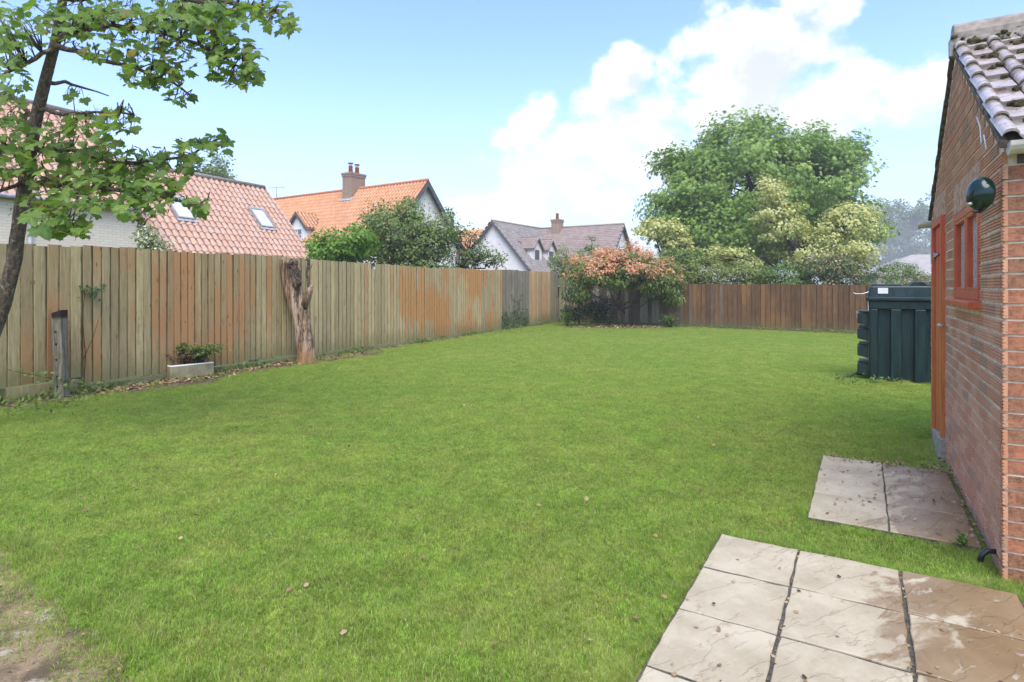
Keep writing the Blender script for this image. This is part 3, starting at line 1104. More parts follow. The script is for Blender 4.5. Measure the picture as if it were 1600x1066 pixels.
def cb(L):
    k = round(L, 2)
    if k not in cb_cache:
        cb_cache[k] = combed_brick(k)
    return cb_cache[k]


def blocked(t0, t1, z0, z1):
    """spans of the wall taken by openings and their soldier lintels"""
    out = []
    for (a, b, lo, hi, lint) in ((WIN[0], WIN[1], WIN[2] - .06, WIN[3], .215), (DOOR[0], DOOR[1], DOOR[2] - .2, DOOR[3], .215)):
        if z1 > lo + .01 and z0 < hi + lint - .01:
            out.append((a, b))
    return out


gable_bricks = []
for k in range(ncourse):
    z0 = k * CH + .006
    z1 = z0 + .064
    if z1 > AP_Z - .06: break
    lo_t = 0.0 if z1 < EAVE - .05 else AP_T - (AP_Z - .045 - z1) / SL
    hi_t = GL if z1 < EAVE - .05 else AP_T + (AP_Z - .045 - z1) / SL
    lo_t, hi_t = max(lo_t, 0), min(hi_t, GL)
    bl = blocked(0, 0, z0, z1)
    t0 = (.1025 if k % 2 == 0 else .215) + .010
    edges = []
    if lo_t < .05: edges.append((0.0, t0 - .010))
    x = t0
    while x < hi_t:
        edges.append((x, x + .215))
        x += .225
    for a, b in edges:
        a, b = max(a, lo_t), min(b, hi_t)
        segs = [(a, b)]
        for (ba, bb_) in bl:
            ns = []
            for (p0, p1) in segs:
                if p1 <= ba or p0 >= bb_: ns.append((p0, p1)); continue
                if p0 < ba - .03: ns.append((p0, ba - .005))
                if p1 > bb_ + .03: ns.append((bb_ + .005, p1))
            segs = ns
        for p0, p1 in segs:
            if p1 - p0 < .035: continue
            L = round(p1 - p0, 2)
            me = cb(L)
            # local x runs along -D1 so that x, out, up are right handed
            o = wpt(p0 + L, z0, -core_in - .0125)
            jit = random.uniform(-.0015, .0025)
            q = basis(-D1, WN, UP, o + WN * jit * .6 + UP * random.uniform(-.0015, .0015))
            gable_bricks.append((me, q, m_brick))
# soldier courses over the window and the door
sb = plain_brick(.064, .212, .018, 5, .003)
for (a, b, z) in ((WIN[0] - .03, WIN[1] + .03, WIN[3]), (DOOR[0] - .02, DOOR[1] + .02, DOOR[3])):
    x = a
    while x < b - .05:
        q = basis(-D1, WN, UP, wpt(x + .064, z + .004, -core_in - .011 + random.uniform(0, .004)))
        gable_bricks.append((sb, q, m_soldier))
        x += .075
# front wall: quoin bricks, smooth and rough by turns
pbm = {}
for k in range(int((EAVE - .06) / CH)):
    z0 = k * CH + .006
    first = .215 if k % 2 == 0 else .1025
    x = 0.0
    L = first
    while x < FRL - .05:
        kk = (round(L, 3), k % 2)
        if kk not in pbm: pbm[kk] = plain_brick(L, .064, .020, len(pbm), .001 if k % 2 else .004)
        # faces -D1: x along D2, out -D1
        q = basis(D2, -D1, UP, C0 + D2 * x + D1 * (core_in + .0145) + UP * z0 - D1 * random.uniform(-.001, .002))
        gable_bricks.append((pbm[kk], q, m_brick_s))
        x += L + .010
        L = min(.215, FRL - x)
pieces(shed, 'brick', 'brickwork', gable_bricks, 300)

# door
dr = MB()
dw = DOOR[1] - DOOR[0]
for k in range(5):
    x0 = DOOR[0] + .05 + k * (dw - .1) / 5
    dr.box(wpt(x0 + (dw - .1) / 10, (DOOR[2] + DOOR[3]) / 2 - .02, -.02 + .002 * (k % 2)), D1, WN, UP, (dw - .1) / 5 - .004, .03, DOOR[3] - DOOR[2] - .05)
door = dr.build('door', m_orange, shed, .002)
fr = MB()
for tt in (DOOR[0] + .025, DOOR[1] - .025):
    fr.box(wpt(tt, (DOOR[2] + DOOR[3]) / 2, -.012), D1, WN, UP, .05, .07, DOOR[3] - DOOR[2])
fr.box(wpt((DOOR[0] + DOOR[1]) / 2, DOOR[3] - .03, -.011), D1, WN, UP, dw - .1, .07, .06)
fr.build('door_frame', m_orange, shed, .003)
hg = MB()
hg.prism([wpt(DOOR[1] - .02, 1.66, .006), wpt(DOOR[1] - .02, 1.80, .006), wpt(DOOR[1] - .08, 1.75, .006), wpt(DOOR[1] - .38, 1.735, .006), wpt(DOOR[1] - .38, 1.72, .006), wpt(DOOR[1] - .08, 1.71, .006)], WN * .006)
hg.box(wpt(DOOR[1] + .03, 1.73, .018), D1, WN, UP, .07, .012, .15)
hg.build('hinge', m_zinc, door)
lt = MB()
lt.tube([wpt(DOOR[0] + .16, 1.11, .0), wpt(DOOR[0] + .10, 1.115, .035), wpt(DOOR[0] - .02, 1.115, .035), wpt(DOOR[0] - .06, 1.12, .02)], .008, 6)
lt.box(wpt(DOOR[0] + .03, 1.115, .022), D1, WN, UP, .05, .03, .035)
lt.build('latch', m_zinc, door)
th_ = MB()
th_.box(wpt((DOOR[0] + DOOR[1]) / 2, .05, -.03), D1, WN, UP, dw - .01, .10, .12)
th_.box(wpt(DOOR[0] + .12, .09, .012), D1, WN, UP, .36, .05, .18)
th_.build('threshold', m_concrete, shed, .006)

# window
wt = (WIN[0] + WIN[1]) / 2
ww, wh = WIN[1] - WIN[0], WIN[3] - WIN[2]
wf = MB()
FO = -.035
for tt in (WIN[0] + .025, WIN[1] - .025):
    wf.box(wpt(tt, (WIN[2] + WIN[3]) / 2, FO), D1, WN, UP, .05, .07, wh)
wf.box(wpt(wt, (WIN[2] + WIN[3]) / 2, FO), D1, WN, UP, .055, .066, wh - .1)
wf.box(wpt(wt, WIN[3] - .025, FO), D1, WN, UP, ww - .1, .068, .05)
wf.box(wpt(wt, WIN[2] + .025, FO), D1, WN, UP, ww - .1, .068, .05)
for tt, sg in ((wt - ww / 4, 1), (wt + ww / 4, -1)):
    for zz in (WIN[2] + .062, WIN[3] - .062):
        wf.box(wpt(tt, zz, FO + .006), D1, WN, UP, ww / 2 - .10, .05, .024)
    for xx in (tt - ww / 4 + .05, tt + ww / 4 - .05):
        wf.box(wpt(xx, (WIN[2] + WIN[3]) / 2, FO + .004), D1, WN, UP, .024, .05, wh - .1)
win = wf.build('window', m_red, shed, .003)
for tt in (wt - ww / 4, wt + ww / 4):
    gl = MB()
    gl.box(wpt(tt, (WIN[2] + WIN[3]) / 2, FO - .005), D1, WN, UP, ww / 2 - .07, .006, wh - .11)
    gl.build('pane', m_frost, win)
sl = MB()
sl.prism([wpt(WIN[0] - .05, WIN[2] - .052, -.06), wpt(WIN[0] - .05, WIN[2] - .052, .055), wpt(WIN[0] - .05, WIN[2] - .012, .055), wpt(WIN[0] - .05, WIN[2] - .002, -.06)], D1 * (ww + .12))
sl.build('sill', m_red, win, .004)

# roof: bold roll pantiles on both slopes
def roll_tile(wd, ln, roll=.037, lip=.022):
    """x across (roll at x = 0), y up the slope, z out"""
    pr = []
    for k in range(7):
        a = math.pi * (1 - k / 6)
        pr.append((roll * math.cos(a) * .95, roll * math.sin(a) * .92))
    pr += [(roll + .012, -.004), (wd - roll * .95 - .004, -.002)]
    n = len(pr)
    vs = [(x, 0, z + lip) for x, z in pr] + [(x, ln, z) for x, z in pr] + [(x * .9 if i < 7 else x, .0, (z * .72 if i < 7 else z - .016) + lip - .004) for i, (x, z) in enumerate(pr)] \
        + [(x * .9 if i < 7 else x, ln, (z * .72 if i < 7 else z - .016) - .004) for i, (x, z) in enumerate(pr)]
    fs = []
    for i in range(n - 1):
        fs += [(i, i + 1, i + 1 + n, i + n), (2 * n + i, 2 * n + i + 1, i + 1, i), (3 * n + i, 3 * n + i + 1, 2 * n + i + 1, 2 * n + i)]
    fs += [(2 * n, 0, n, 3 * n), (n - 1, 3 * n - 1, 4 * n - 1, 2 * n - 1)]
    me = bpy.data.meshes.new('roof_tile')
    me.from_pydata(vs, [], fs)
    me.polygons.foreach_set('use_smooth', [True] * len(fs))
    me.materials.append(m_stile)
    for p in me.polygons: p.use_smooth = True
    try:
        me.set_sharp_from_angle(angle=R(40))
    except Exception:
        pass
    return me


TW, TG = .185, .272
tile_me = roll_tile(TW, TG + .05)
dn1 = (-D1 * 1.0 + Vector((0, 0, -SL))).normalized()      # down the near slope
dn2 = (D1 * 1.0 + Vector((0, 0, -SL))).normalized()       # down the far slope
apex = C0 + D1 * AP_T + Vector((0, 0, AP_Z))
slope_len = AP_T * math.sqrt(1 + SL * SL) + .06
tiles = []
for dn, ax in ((dn1, D2), (dn2, -D2)):
    upv = -dn
    nz = ax.cross(upv).normalized()
    for j in range(8):
        lowd = slope_len - j * TG
        for i in range(14):
            x = .022 + i * TW if ax == D2 else -(FRL - .05) + i * TW
            if ax == -D2:
                x = -(14 - i) * TW - .010
                o = apex - ax * 0 + ax * (x) + dn * lowd + nz * .035
            else:
                o = apex + ax * x + dn * lowd + nz * .035
            q = basis(ax, upv, nz, o + Vector((random.uniform(-.003, .003),) * 3)) @ Matrix.Rotation(R(random.uniform(-.6, .6)), 4, 'Z')
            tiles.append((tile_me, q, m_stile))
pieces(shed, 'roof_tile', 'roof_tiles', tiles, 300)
dk = MB()
for dn in (dn1, dn2):
    nz = Vector((dn.x * 0, 0, 0))
    n_ = (D2 if dn == dn1 else -D2).cross(-dn).normalized()
    a = apex - n_ * .0
    dk.prism([a + D2 * .01, a + D2 * FRL, a + D2 * FRL + dn * slope_len, a + D2 * .01 + dn * slope_len], n_ * .026)
dk.build('roof_deck', m_barge, shed)
vg = MB()
for dn in (dn1, dn2):
    n_ = (D2 if dn == dn1 else -D2).cross(-dn).normalized()
    pts = []
    m_ = 16
    for i in range(m_):
        l0, l1 = slope_len * i / m_, slope_len * (i + 1) / m_
        c = apex + D2 * (.002 - random.uniform(0, .006)) + dn * ((l0 + l1) / 2) + n_ * .012
        vg.box(c, dn, D2, n_, l1 - l0, .026, .036 + random.uniform(-.006, .006))
vg.build('verge_mortar', simple('verge_mortar', (.15, .115, .085), .9, .5, 20, .8), shed)
rg = MB()
for i in range(8):
    x0 = -.01 + i * .45
    pts = []
    for k in range(7):
        a = math.pi * k / 6
        pts.append(apex + D2 * x0 + D1 * (-math.cos(a) * .115) + UP * (.035 + math.sin(a) * .085 + (.045 if k in (0, 6) else .055)))
    low = [apex + D2 * x0 + D1 * (.115) + UP * .035, apex + D2 * x0 - D1 * .115 + UP * .035]
    one = MB()
    one.prism(pts + low, D2 * .443)
    one.build('ridge_tile', m_ridge, shed, .005)
mo = MB()
for i in range(9):
    mo.box(apex + D2 * (-.03 + i * .36 + .17) - D1 * .115 + UP * (-.03 + random.uniform(-.01, .01)), D2, D1, UP, .36, .06, .12)
mo.build('ridge_mortar', m_concrete, shed)
ms = MB()
n1 = D2.cross(-dn1).normalized()
for k in range(520):
    if k < 250:
        a = apex + D2 * random.uniform(-.02, 1.5) - D1 * random.uniform(.10, .16) + UP * random.uniform(-.075, .04)
        ms.blob(a, random.uniform(.010, .030), 6, 4, .35, .7)
    else:
        i, j = random.randint(0, 6), random.randint(0, 7)
        a = apex + dn1 * (slope_len - j * TG - random.uniform(.17, .25)) + D2 * (.045 + i * TW + random.uniform(.06, .14)) + n1 * .045
        ms.blob(a, random.uniform(.012, .036), 6, 4, .35, .6)
mo_ = ms.build('moss', m_moss, shed)
mo_['kind'] = 'stuff'

# gutters
def gutter(start, length, dirv, name='gutter'):
    b = MB()
    prof = []
    for k in range(9):
        a = math.pi * (1 + k / 8)
        prof.append((math.cos(a) * .056, math.sin(a) * .056))
    inner = [(x * .9, y * .9) for x, y in prof[::-1]]
    side_ = dirv.cross(UP)
    poly = [start + side_ * x + UP * y for x, y in prof + inner]
    b.prism(poly, dirv * length)
    cap = [start - dirv * .008 + side_ * x * 1.06 + UP * y * 1.06 for x, y in prof]
    b.prism(cap, dirv * .012)
    return b.build(name, m_pvc, shed)


ge = apex + dn1 * slope_len
gutter(ge - D1 * .03 + D2 * .02 + UP * .012, 3.15, D2)
ge2 = apex + dn2 * slope_len
gutter(ge2 + D1 * .03 - D2 * .09 + UP * -.02, 3.2, D2)
fb = MB()
fb.box(C0 + D2 * 1.64 + D1 * .008 + UP * (EAVE - .055), D2, D1, UP, 3.16, .02, .10)
fb.build('fascia', m_barge, shed)
# cable clipped to the gable
wr = MB()
wr.tube([wpt(.62, 2.42, .014), wpt(.50, 2.34, .016), wpt(.42, 2.22, .02), wpt(.36, 2.26, .018), wpt(.30, 2.17, .016)], .004, 5)
wr.build('cable', m_label, shed)
pp = MB()
pp.tube([wpt(.17, .085, -.02), wpt(.16, .085, .03), wpt(.145, .065, .055), wpt(.14, .03, .065)], .013, 9)
pp.build('waste_pipe', m_black, shed)

# clothes line reel on its bracket
rc = P(1534, 303, 2.93)
reel = thing('washing_line_reel', rc, 'glossy dark green rounded plastic reel on a wire bracket beside the red window', 'line reel')
b = MB()
axr = (WN * .80 - D1 * .55 + UP * .10).normalized()
ay_ = axr.cross(UP).normalized()
az_ = ay_.cross(axr).normalized()
NS, NR = 20, 12
vs, fs = [], []
for i in range(NR + 1):
    th = math.pi * i / NR
    for k in range(NS):
        ph = 2 * math.pi * k / NS
        r_ = math.sin(th) ** .8
        x = -math.cos(th) * .052 * (1.15 if math.cos(th) < 0 else .8)
        ridge = 1 + .03 * (abs(math.cos(ph)) > .96)
        vs.append(rc + axr * x + ay_ * (math.cos(ph) * r_ * .064 * ridge) + az_ * (math.sin(ph) * r_ * .084 * ridge))
for i in range(NR):
    for k in range(NS):
        fs.append((i * NS + k, i * NS + (k + 1) % NS, (i + 1) * NS + (k + 1) % NS, (i + 1) * NS + k))
b.add(vs, fs, True)
b.build('casing', m_gloss_green, reel)
b = MB()
for sgn in (-1, 1):
    b.tube([rc + az_ * (.06 * sgn) - axr * .02, wpt(.10, rc.z + .055 * sgn, .05), wpt(.075, rc.z + .055 * sgn, .02)], .004, 6)
b.tube([wpt(.08, rc.z - .06, .022), wpt(.08, rc.z + .06, .022)], .006, 6)
b.build('bracket', m_zinc, reel)
b = MB()
b.tube([rc - az_ * .055 + axr * .05, rc - az_ * .060 + axr * .066], .008, 8)
b.build('line_end', m_zinc, reel)
b = MB()
b.tube([rc - az_ * .075 - ay_ * .03, rc - az_ * .090, rc - az_ * .085 + ay_ * .04], .007, 6)
b.build('clip', m_black, reel)

# ------------------------------------------------------------------ oil tank
TO = Vector((5.446, 9.06, 0))
tank = thing('oil_tank', TO, 'dark green plastic oil tank standing on the grass beyond the shed door', 'oil tank')
TL, TD = 1.35, .62


def tp(x, y, z):
    return TO + D2 * x + D1 * y + UP * z


b = MB()
fp = [(0, .03), (.03, 0)]
for k in range(4):
    x0 = .12 + k * .30
    fp += [(x0, 0), (x0 + .01, .07), (x0 + .155, .07), (x0 + .165, 0)]
fp += [(TL - .03, 0), (TL, .03), (TL, TD - .03), (TL - .03, TD), (.03, TD), (0, TD - .03)]
b.prism([tp(x, y, .01) for x, y in fp], UP * 1.09)
fp2 = [(-.002, .03), (.03, -.002), (TL - .03, -.002), (TL, .03), (TL, TD - .03), (TL - .03, TD), (.03, TD), (-.002, TD - .03)]
b.prism([tp(x, y, 1.10) for x, y in fp2], UP * .125)
b.build('body', m_tank, tank, .012)
b = MB()
fl = [(-.035, 0), (0, -.035), (TL, -.035), (TL + .035, 0), (TL + .035, TD), (TL, TD + .035), (0, TD + .035), (-.035, TD)]
b.prism([tp(x, y, 1.225) for x, y in fl], UP * .055)
ld = [(-.01, .01), (.02, -.02), (TL - .02, -.02), (TL, .0), (TL, TD), (TL - .02, TD), (.02, TD), (-.01, TD - .02)]
cxy = (TL / 2, TD / 2)
def ins(k): return [(cxy[0] + (x - cxy[0]) * k, cxy[1] + (y - cxy[1]) * (k - .02)) for x, y in ld]
v0 = [tp(x, y, 1.28) for x, y in ld]
v1 = [tp(x, y, 1.425) for x, y in ins(.975)]
v2 = [tp(x, y, 1.452) for x, y in ins(.92)]
N_ = len(ld)
b.add(v0 + v1 + v2, [(i, (i + 1) % N_, (i + 1) % N_ + N_, i + N_) for i in range(N_)] + [(i + N_, (i + 1) % N_ + N_, (i + 1) % N_ + 2 * N_, i + 2 * N_) for i in range(N_)] + [tuple(range(2 * N_, 3 * N_))])
# raised hump on the lid
hp = [(.51, 1.445), (.57, 1.515), (.70, 1.515), (.74, 1.47)]
b.prism([tp(.50, .03, 1.40)] + [tp(x, .03, z) for x, z in hp] + [tp(.745, .03, 1.40)], D1 * .5)
b.prism([tp(.746, .02, 1.40), tp(.746, .02, 1.47), tp(TL - .04, .02, 1.47), tp(TL - .04, .02, 1.40)], D1 * .5)
b.prism([tp(.04, .10, 1.44), tp(.04, .10, 1.480), tp(.42, .10, 1.480), tp(.42, .10, 1.44)], D1 * .42)
b.build('lid', m_tank, tank, .014, 3)
b = MB()
for k, z0 in enumerate((.12, .40, .66, .90)):
    b.prism([tp(-.005, .06, z0 - .06), tp(-.15, .06, z0 - .02), tp(-.15, .06, z0 + .13), tp(-.005, .06, z0 + .15)], D1 * .42)
    b.prism([tp(.02, .00, z0 + .145), tp(-.13, .07, z0 + .145), tp(-.13, .55, z0 + .145), tp(.02, .60, z0 + .145)], UP * .02)
b.build('end_ribs', m_tank, tank, .008)
b = MB()
b.tube([tp(-.02, .22, .08), tp(-.16, .22, .08)], .03, 10)
b.tube([tp(-.14, .22, .08), tp(-.19, .20, .07), tp(-.24, .2, .03), tp(-.45, -.1, .02)], .010, 6)
b.build('outlet_valve', m_black, tank)
for (x0, x1, z0, z1, mt) in ((.12, .25, 1.335, 1.42, m_label),):
    b = MB()
    b.box(tp((x0 + x1) / 2, -.022 + .004, (z0 + z1) / 2), D2, D1, UP, x1 - x0, .008, z1 - z0)
    b.build('label', mt, tank)
b = MB()
b.box(tp(-.004, .09, 1.14), D1, D2, UP, .15, .006, .14)
b.build('label', m_label, tank)
b = MB()
b.box(tp(-.154, .31, 1.0), D1, D2, UP, .26, .006, .10)
b.box(tp(-.08, .096, .985), D2, D1, UP, .10, .006, .12)
b.build('label', m_label, tank)
b = MB()
b.prism([tp(-.11, .092, .955), tp(-.05, .092, .955), tp(-.08, .092, 1.02)], -D1 * .002)
b.build('warning_mark', m_yellow, tank)
b = MB()
b.tube([tp(0, .0, 1.36), tp(-.08, -.02, 1.33), tp(-.17, -.03, 1.33), tp(-.20, 0, 1.345)], .006, 5)
b.build('strap', m_label, tank)

# ------------------------------------------------------------------ stump, post, sink
sp_ = P(478, 567, F * HC / (567 - V0))
stump = thing('tree_stump', (sp_.x, sp_.y, 0), 'tall bare dead tree trunk cut off at the top, leaning on the left fence', 'tree stump')
zs = sp_.y
def st_(u, v, dz=0.0): return P(u, v, zs + dz)
b = MB()
ctrl = [(478, 569, .175), (476, 545, .155), (472, 515, .145), (466, 485, .15), (459, 455, .16), (453, 430, .145), (449, 408, .150)]
pts, rad = [], []
for i in range(len(ctrl) - 1):
    for k in range(4):
        f = k / 4
        a, c = ctrl[i], ctrl[i + 1]
        pts.append(st_(a[0] + (c[0] - a[0]) * f, a[1] + (c[1] - a[1]) * f))
        rad.append(a[2] + (c[2] - a[2]) * f)
pts.append(st_(*ctrl[-1][:2])); rad.append(ctrl[-1][2])
vs, fs = [], []
S_ = 22
for i, (p, r_) in enumerate(zip(pts, rad)):
    for k in range(S_):
        an = 2 * math.pi * k / S_
        rr = r_ * (1 + .10 * math.sin(3 * an + i * .12) + .07 * math.sin(7 * an - i * .15 + 1) + random.uniform(-.03, .03))
        if i == 0: rr *= 1.15
        tz = 0.0 if i < len(pts) - 1 else .03 * math.sin(2 * an) + random.uniform(-.02, .02)
        vs.append(p + Vector((math.cos(an) * rr, math.sin(an) * rr, tz)))
for i in range(len(pts) - 1):
    for k in range(S_):
        fs.append((i * S_ + k, i * S_ + (k + 1) % S_, (i + 1) * S_ + (k + 1) % S_, (i + 1) * S_ + k))
vs.append(pts[-1] + Vector((0, 0, -.02)))
fs += [((len(pts) - 1) * S_ + k, (len(pts) - 1) * S_ + (k + 1) % S_, len(vs) - 1) for k in range(S_)]
b.add(vs, fs, True)
b.tube([st_(472, 480), st_(479, 466, -.02), st_(484, 455, -.03), st_(486, 446)], [.10, .085, .06, .045], 9, .1)
b.tube([st_(452, 418), st_(442, 414, -.03), st_(434, 411, -.04)], [.11, .09, .06], 9, .12)
b.build('trunk', m_stump, stump)
b = MB()
b.tube([st_(484, 456, -.02), st_(482, 440, -.03), st_(479, 428), st_(481, 418, -.03), st_(483, 408), st_(480, 405, .0)], [.035, .03, .024, .026, .03, .045], 7, .2)
b.tube([st_(481, 422), st_(486, 418, -.05), st_(488, 412, -.06)], [.012, .008, .004], 5, .1)
b.build('side_branch', m_rough_bark, stump)
b = MB()
for k in range(34):
    f = random.random()
    a = st_(457 + 6 * f + random.uniform(-5, 6), 403 + 34 * f, -.135 + random.uniform(-.02, .03))
    q = a + Vector((random.uniform(-.03, .06), random.uniform(-.02, .02), -random.uniform(.10, .24)))
    b.tube([a, a.lerp(q, .3) + Vector((random.uniform(-.02, .02), -.02, 0)), a.lerp(q, .7) + Vector((random.uniform(-.02, .02), -.012, 0)), q], [.022, .036, .030, .008], 6, .4)
b.build('bark', m_rough_bark, stump)

ps = P(97, 621, F * HC / (621 - V0))
post = thing('old_post', (ps.x, ps.y, 0), 'short weathered grey wooden post in front of the left fence', 'post')
b = MB()
lean = Vector((-.035, 0, 0))
wv = .062
v = []
for k in range(7):
    z = k / 6 * 1.12
    for (i, j) in ((-1, -1), (1, -1), (1, 1), (-1, 1)):
        v.append(Vector((ps.x, ps.y, z)) + lean * (z / 1.1) + Vector((i * (wv + random.uniform(-.004, .004)), j * wv, (.02 * i if k == 6 else 0))))
f = []
for k in range(6):
    f += [(k * 4 + a, k * 4 + (a + 1) % 4, k * 4 + 4 + (a + 1) % 4, k * 4 + 4 + a) for a in range(4)]
f.append((24, 25, 26, 27))
b.add(v, f)
b.build('timber', m_post, post, .008)
b = MB()
for z in (.86, .70, .50, .28, .15):
    b.tube([Vector((ps.x - .005, ps.y - wv - .012, z)) + lean * z, Vector((ps.x - .005, ps.y - wv + .01, z)) + lean * z], .012, 7)
b.build('bolts', m_darkbark, post)

sA = G(266, 595)
sE = (G(336, 587) - sA).normalized()
sN = Vector((-sE.y, sE.x, 0))
sink = thing('belfast_sink', sA, 'old white rimmed stoneware sink used as a planter by the left fence', 'planter')
b = MB()
sw, sdp, sh = .66, .44, .225
def sk(x, y, z): return sA + sE * x + sN * y + UP * z
o4 = [(0, 0), (sw, 0), (sw, sdp), (0, sdp)]
i4 = [(.045, .045), (sw - .045, .045), (sw - .045, sdp - .045), (.045, sdp - .045)]
vs = [sk(x, y, .004) for x, y in o4] + [sk(x, y, sh) for x, y in o4] + [sk(x, y, sh) for x, y in i4] + [sk(x, y, .06) for x, y in i4]
fs = [(i, (i + 1) % 4, (i + 1) % 4 + 4, i + 4) for i in range(4)] + [(i + 4, (i + 1) % 4 + 4, (i + 1) % 4 + 8, i + 8) for i in range(4)] \
    + [(i + 8, (i + 1) % 4 + 8, (i + 1) % 4 + 12, i + 12) for i in range(4)] + [(12, 13, 14, 15), (3, 2, 1, 0)]
b.add(vs, fs)
b.build('basin', m_sink, sink, .018, 3)
b = MB()
for k in range(40):
    b.blob(sk(random.uniform(.08, sw - .08), random.uniform(.08, sdp - .08), .165 + random.uniform(0, .02)), random.uniform(.03, .06), 6, 4, .3, .5)
so = b.build('soil', m_soil, sink)
so['kind'] = 'stuff'


def spray(name, root, label, cat, n_st, h, spread, leaf, mat, per=14, template=LONG, lean=(0, 0), stem=m_twig, group=None, arch=.35, sr=.004):
    root = Vector(root)
    t_ = thing(name, root, label, cat, group)
    b = MB()
    pos, nr, tp_, sz = [], [], [], []
    for k in range(n_st):
        a = random.uniform(0, 2 * math.pi)
        d = Vector((math.cos(a), math.sin(a), 0)) * spread * random.uniform(.2, 1) + Vector((lean[0], lean[1], 0))
        hh = h * random.uniform(.55, 1.05)
        s0 = root + Vector((math.cos(a), math.sin(a), 0)) * spread * .12
        pts = [s0 + d * (f ** 1.4) + UP * (hh * (f - arch * f * f * f)) for f in (0, .25, .5, .75, 1)]
        b.tube(pts, [sr * (1.3 - .9 * i / 4) for i in range(5)], 4)
        for q in range(per):
            f = random.uniform(.2, 1.0)
            i = min(int(f * 4), 3)
            p = pts[i].lerp(pts[i + 1], f * 4 - i)
            pos.append(p)
            nr.append((random.gauss(0, .5), random.gauss(0, .5), 1))
            tp_.append((random.gauss(0, 1) + d.x, random.gauss(0, 1) + d.y, random.gauss(.1, .5)))
            sz.append(leaf * random.uniform(.6, 1.3))
    b.build('stems', stem, t_)
    leaf_mesh('foliage', np.array(pos), np.array(nr), unit(np.array(tp_)), np.array(sz), template, mat, t_)
    return t_


spray('potted_shrub', sk(.50, .2, .17), 'dense dark green spreading plant at the right end of the stone sink', 'plant', 60, .62, .34, .060, ml_dull, 26, lean=(.10, -.03), arch=.5)
spray('fern', sk(.36, .2, .17), 'bright green low fern in the middle of the stone sink', 'plant', 26, .34, .17, .055, ml_bright, 20)
spray('tall_weed', sk(.22, .24, .17), 'tall leafy green weed standing up from the stone sink', 'plant', 9, .78, .12, .085, ml_mid, 14, DIAMOND)
spray('dead_plant', sk(.12, .22, .17), 'dry brown withered plant at the left end of the stone sink', 'plant', 40, .40, .18, .055, ml_purple, 12)
spray('dead_plant', sk(.30, .16, .17), 'dry mauve flower heads drooping over the front of the stone sink', 'plant', 40, .42, .18, .06, ml_purple, 14)


# ------------------------------------------------------------------ houses
def pantile(wd, ln, amp=.03, lip=.022):
    n = 7
    pr = [(k / (n - 1) * wd, amp * math.sin(2 * math.pi * k / (n - 1) + .6)) for k in range(n)]
    vs = [(x, 0, z + lip) for x, z in pr] + [(x, ln, z) for x, z in pr] + [(x, .0, z + lip - .03) for x, z in pr]
    fs = []
    for i in range(n - 1):
        fs += [(i, i + 1, i + 1 + n, i + n), (2 * n + i, 2 * n + i + 1, i + 1, i)]
    me = bpy.data.meshes.new('roof_tile')
    me.from_pydata(vs, [], fs)
    me.materials.append(mt_pink)
    return me


def slate(wd, ln, th=.016):
    g = .004
    vs = [(g, 0, th + .012), (wd - g, 0, th + .012), (wd - g, ln, th * .4), (g, ln, th * .4), (g, 0, .0), (wd - g, 0, .0)]
    me = bpy.data.meshes.new('roof_tile')
    me.from_pydata(vs, [], [(0, 1, 2, 3), (4, 5, 1, 0)])
    me.materials.append(mt_slate)
    return me


def lay(parent, r0, along, down, L, SLN, wd, gauge, me, mat, limit=0, skip=None, stag=False, rest='roof_tiles', clip=None):
    """tiles from the ridge start r0 along `along`, courses down `down`"""
    along, down = along.normalized(), down.normalized()
    if along.cross(-down).z < 0:
        r0 = r0 + along * L
        along = -along
    n_ = along.cross(-down).normalized()
    its = []
    nr = int(SLN / gauge + .5)
    nc = int(L / wd + .5)
    for j in range(nr):
        for i in range(nc):
            x = i * wd + (wd / 2 if stag and j % 2 else 0)
            o = r0 + along * x + down * ((j + 1) * gauge) + n_ * (.01 + random.uniform(0, .004))
            mid = o + along * wd / 2 - down * gauge / 2
            if skip and skip(mid): continue
            if clip and not clip(mid): continue
            its.append((me, basis(along, -down, n_, o), mat))
    pieces(parent, 'roof_tile', rest, its, limit)


def block(parent, r0, along, L, half, slope, zr, wall_mat, ground=0.0, over=.25, sides=(1, 1), barge=None, wall_in=.3, barge_w=.2, gin=.12, ridge_mat=None, barges=(1, 1)):
    """gabled block: walls, roof deck, barge boards and ridge. r0: ridge start on plan"""
    along = along.normalized()
    pr = Vector((along.y, -along.x, 0))
    a0, a1 = r0 + along * gin, r0 + along * (L - gin)
    hw = half - wall_in
    b = MB()
    ze = zr - slope * hw - .06
    b.prism([a0 - pr * hw + UP * ground, a0 + pr * hw + UP * ground, a0 + pr * hw + UP * ze, a0 + UP * (zr - .08), a0 - pr * hw + UP * ze], a1 - a0)
    b.build('wall', wall_mat, parent)
    d = MB()
    for sg in (1, -1):
        dn = (pr * sg + UP * -slope)
        n_ = UP * 1.0
        d.prism([r0 + UP * (zr - .05), r0 + along * L + UP * (zr - .05), r0 + along * L + UP * (zr - .05) + dn * half, r0 + UP * (zr - .05) + dn * half], UP * .045)
    d.build('roof_deck', m_barge, parent)
    if barge:
        bb_ = MB()
        for e, (q, dv) in enumerate(((r0, -1), (r0 + along * L, 1))):
            if not barges[e]: continue
            for sg in (1, -1):
                dn = (pr * sg + UP * -slope)
                bb_.prism([q + UP * (zr + .03), q + UP * (zr + .03 - barge_w * 1.3), q + UP * (zr + .03 - barge_w * 1.3) + dn * half, q + UP * (zr + .03) + dn * half], along * (dv * .04))
        bb_.build('barge_boards', barge, parent)
    rt = MB()
    rt.tube([r0 + UP * (zr + .03), r0 + along * L + UP * (zr + .03)], .09, 8)
    rt.build('ridge_tiles', ridge_mat or m_ridge, parent)
    return pr


def pv(p, z): return Vector((p[0], p[1], z))


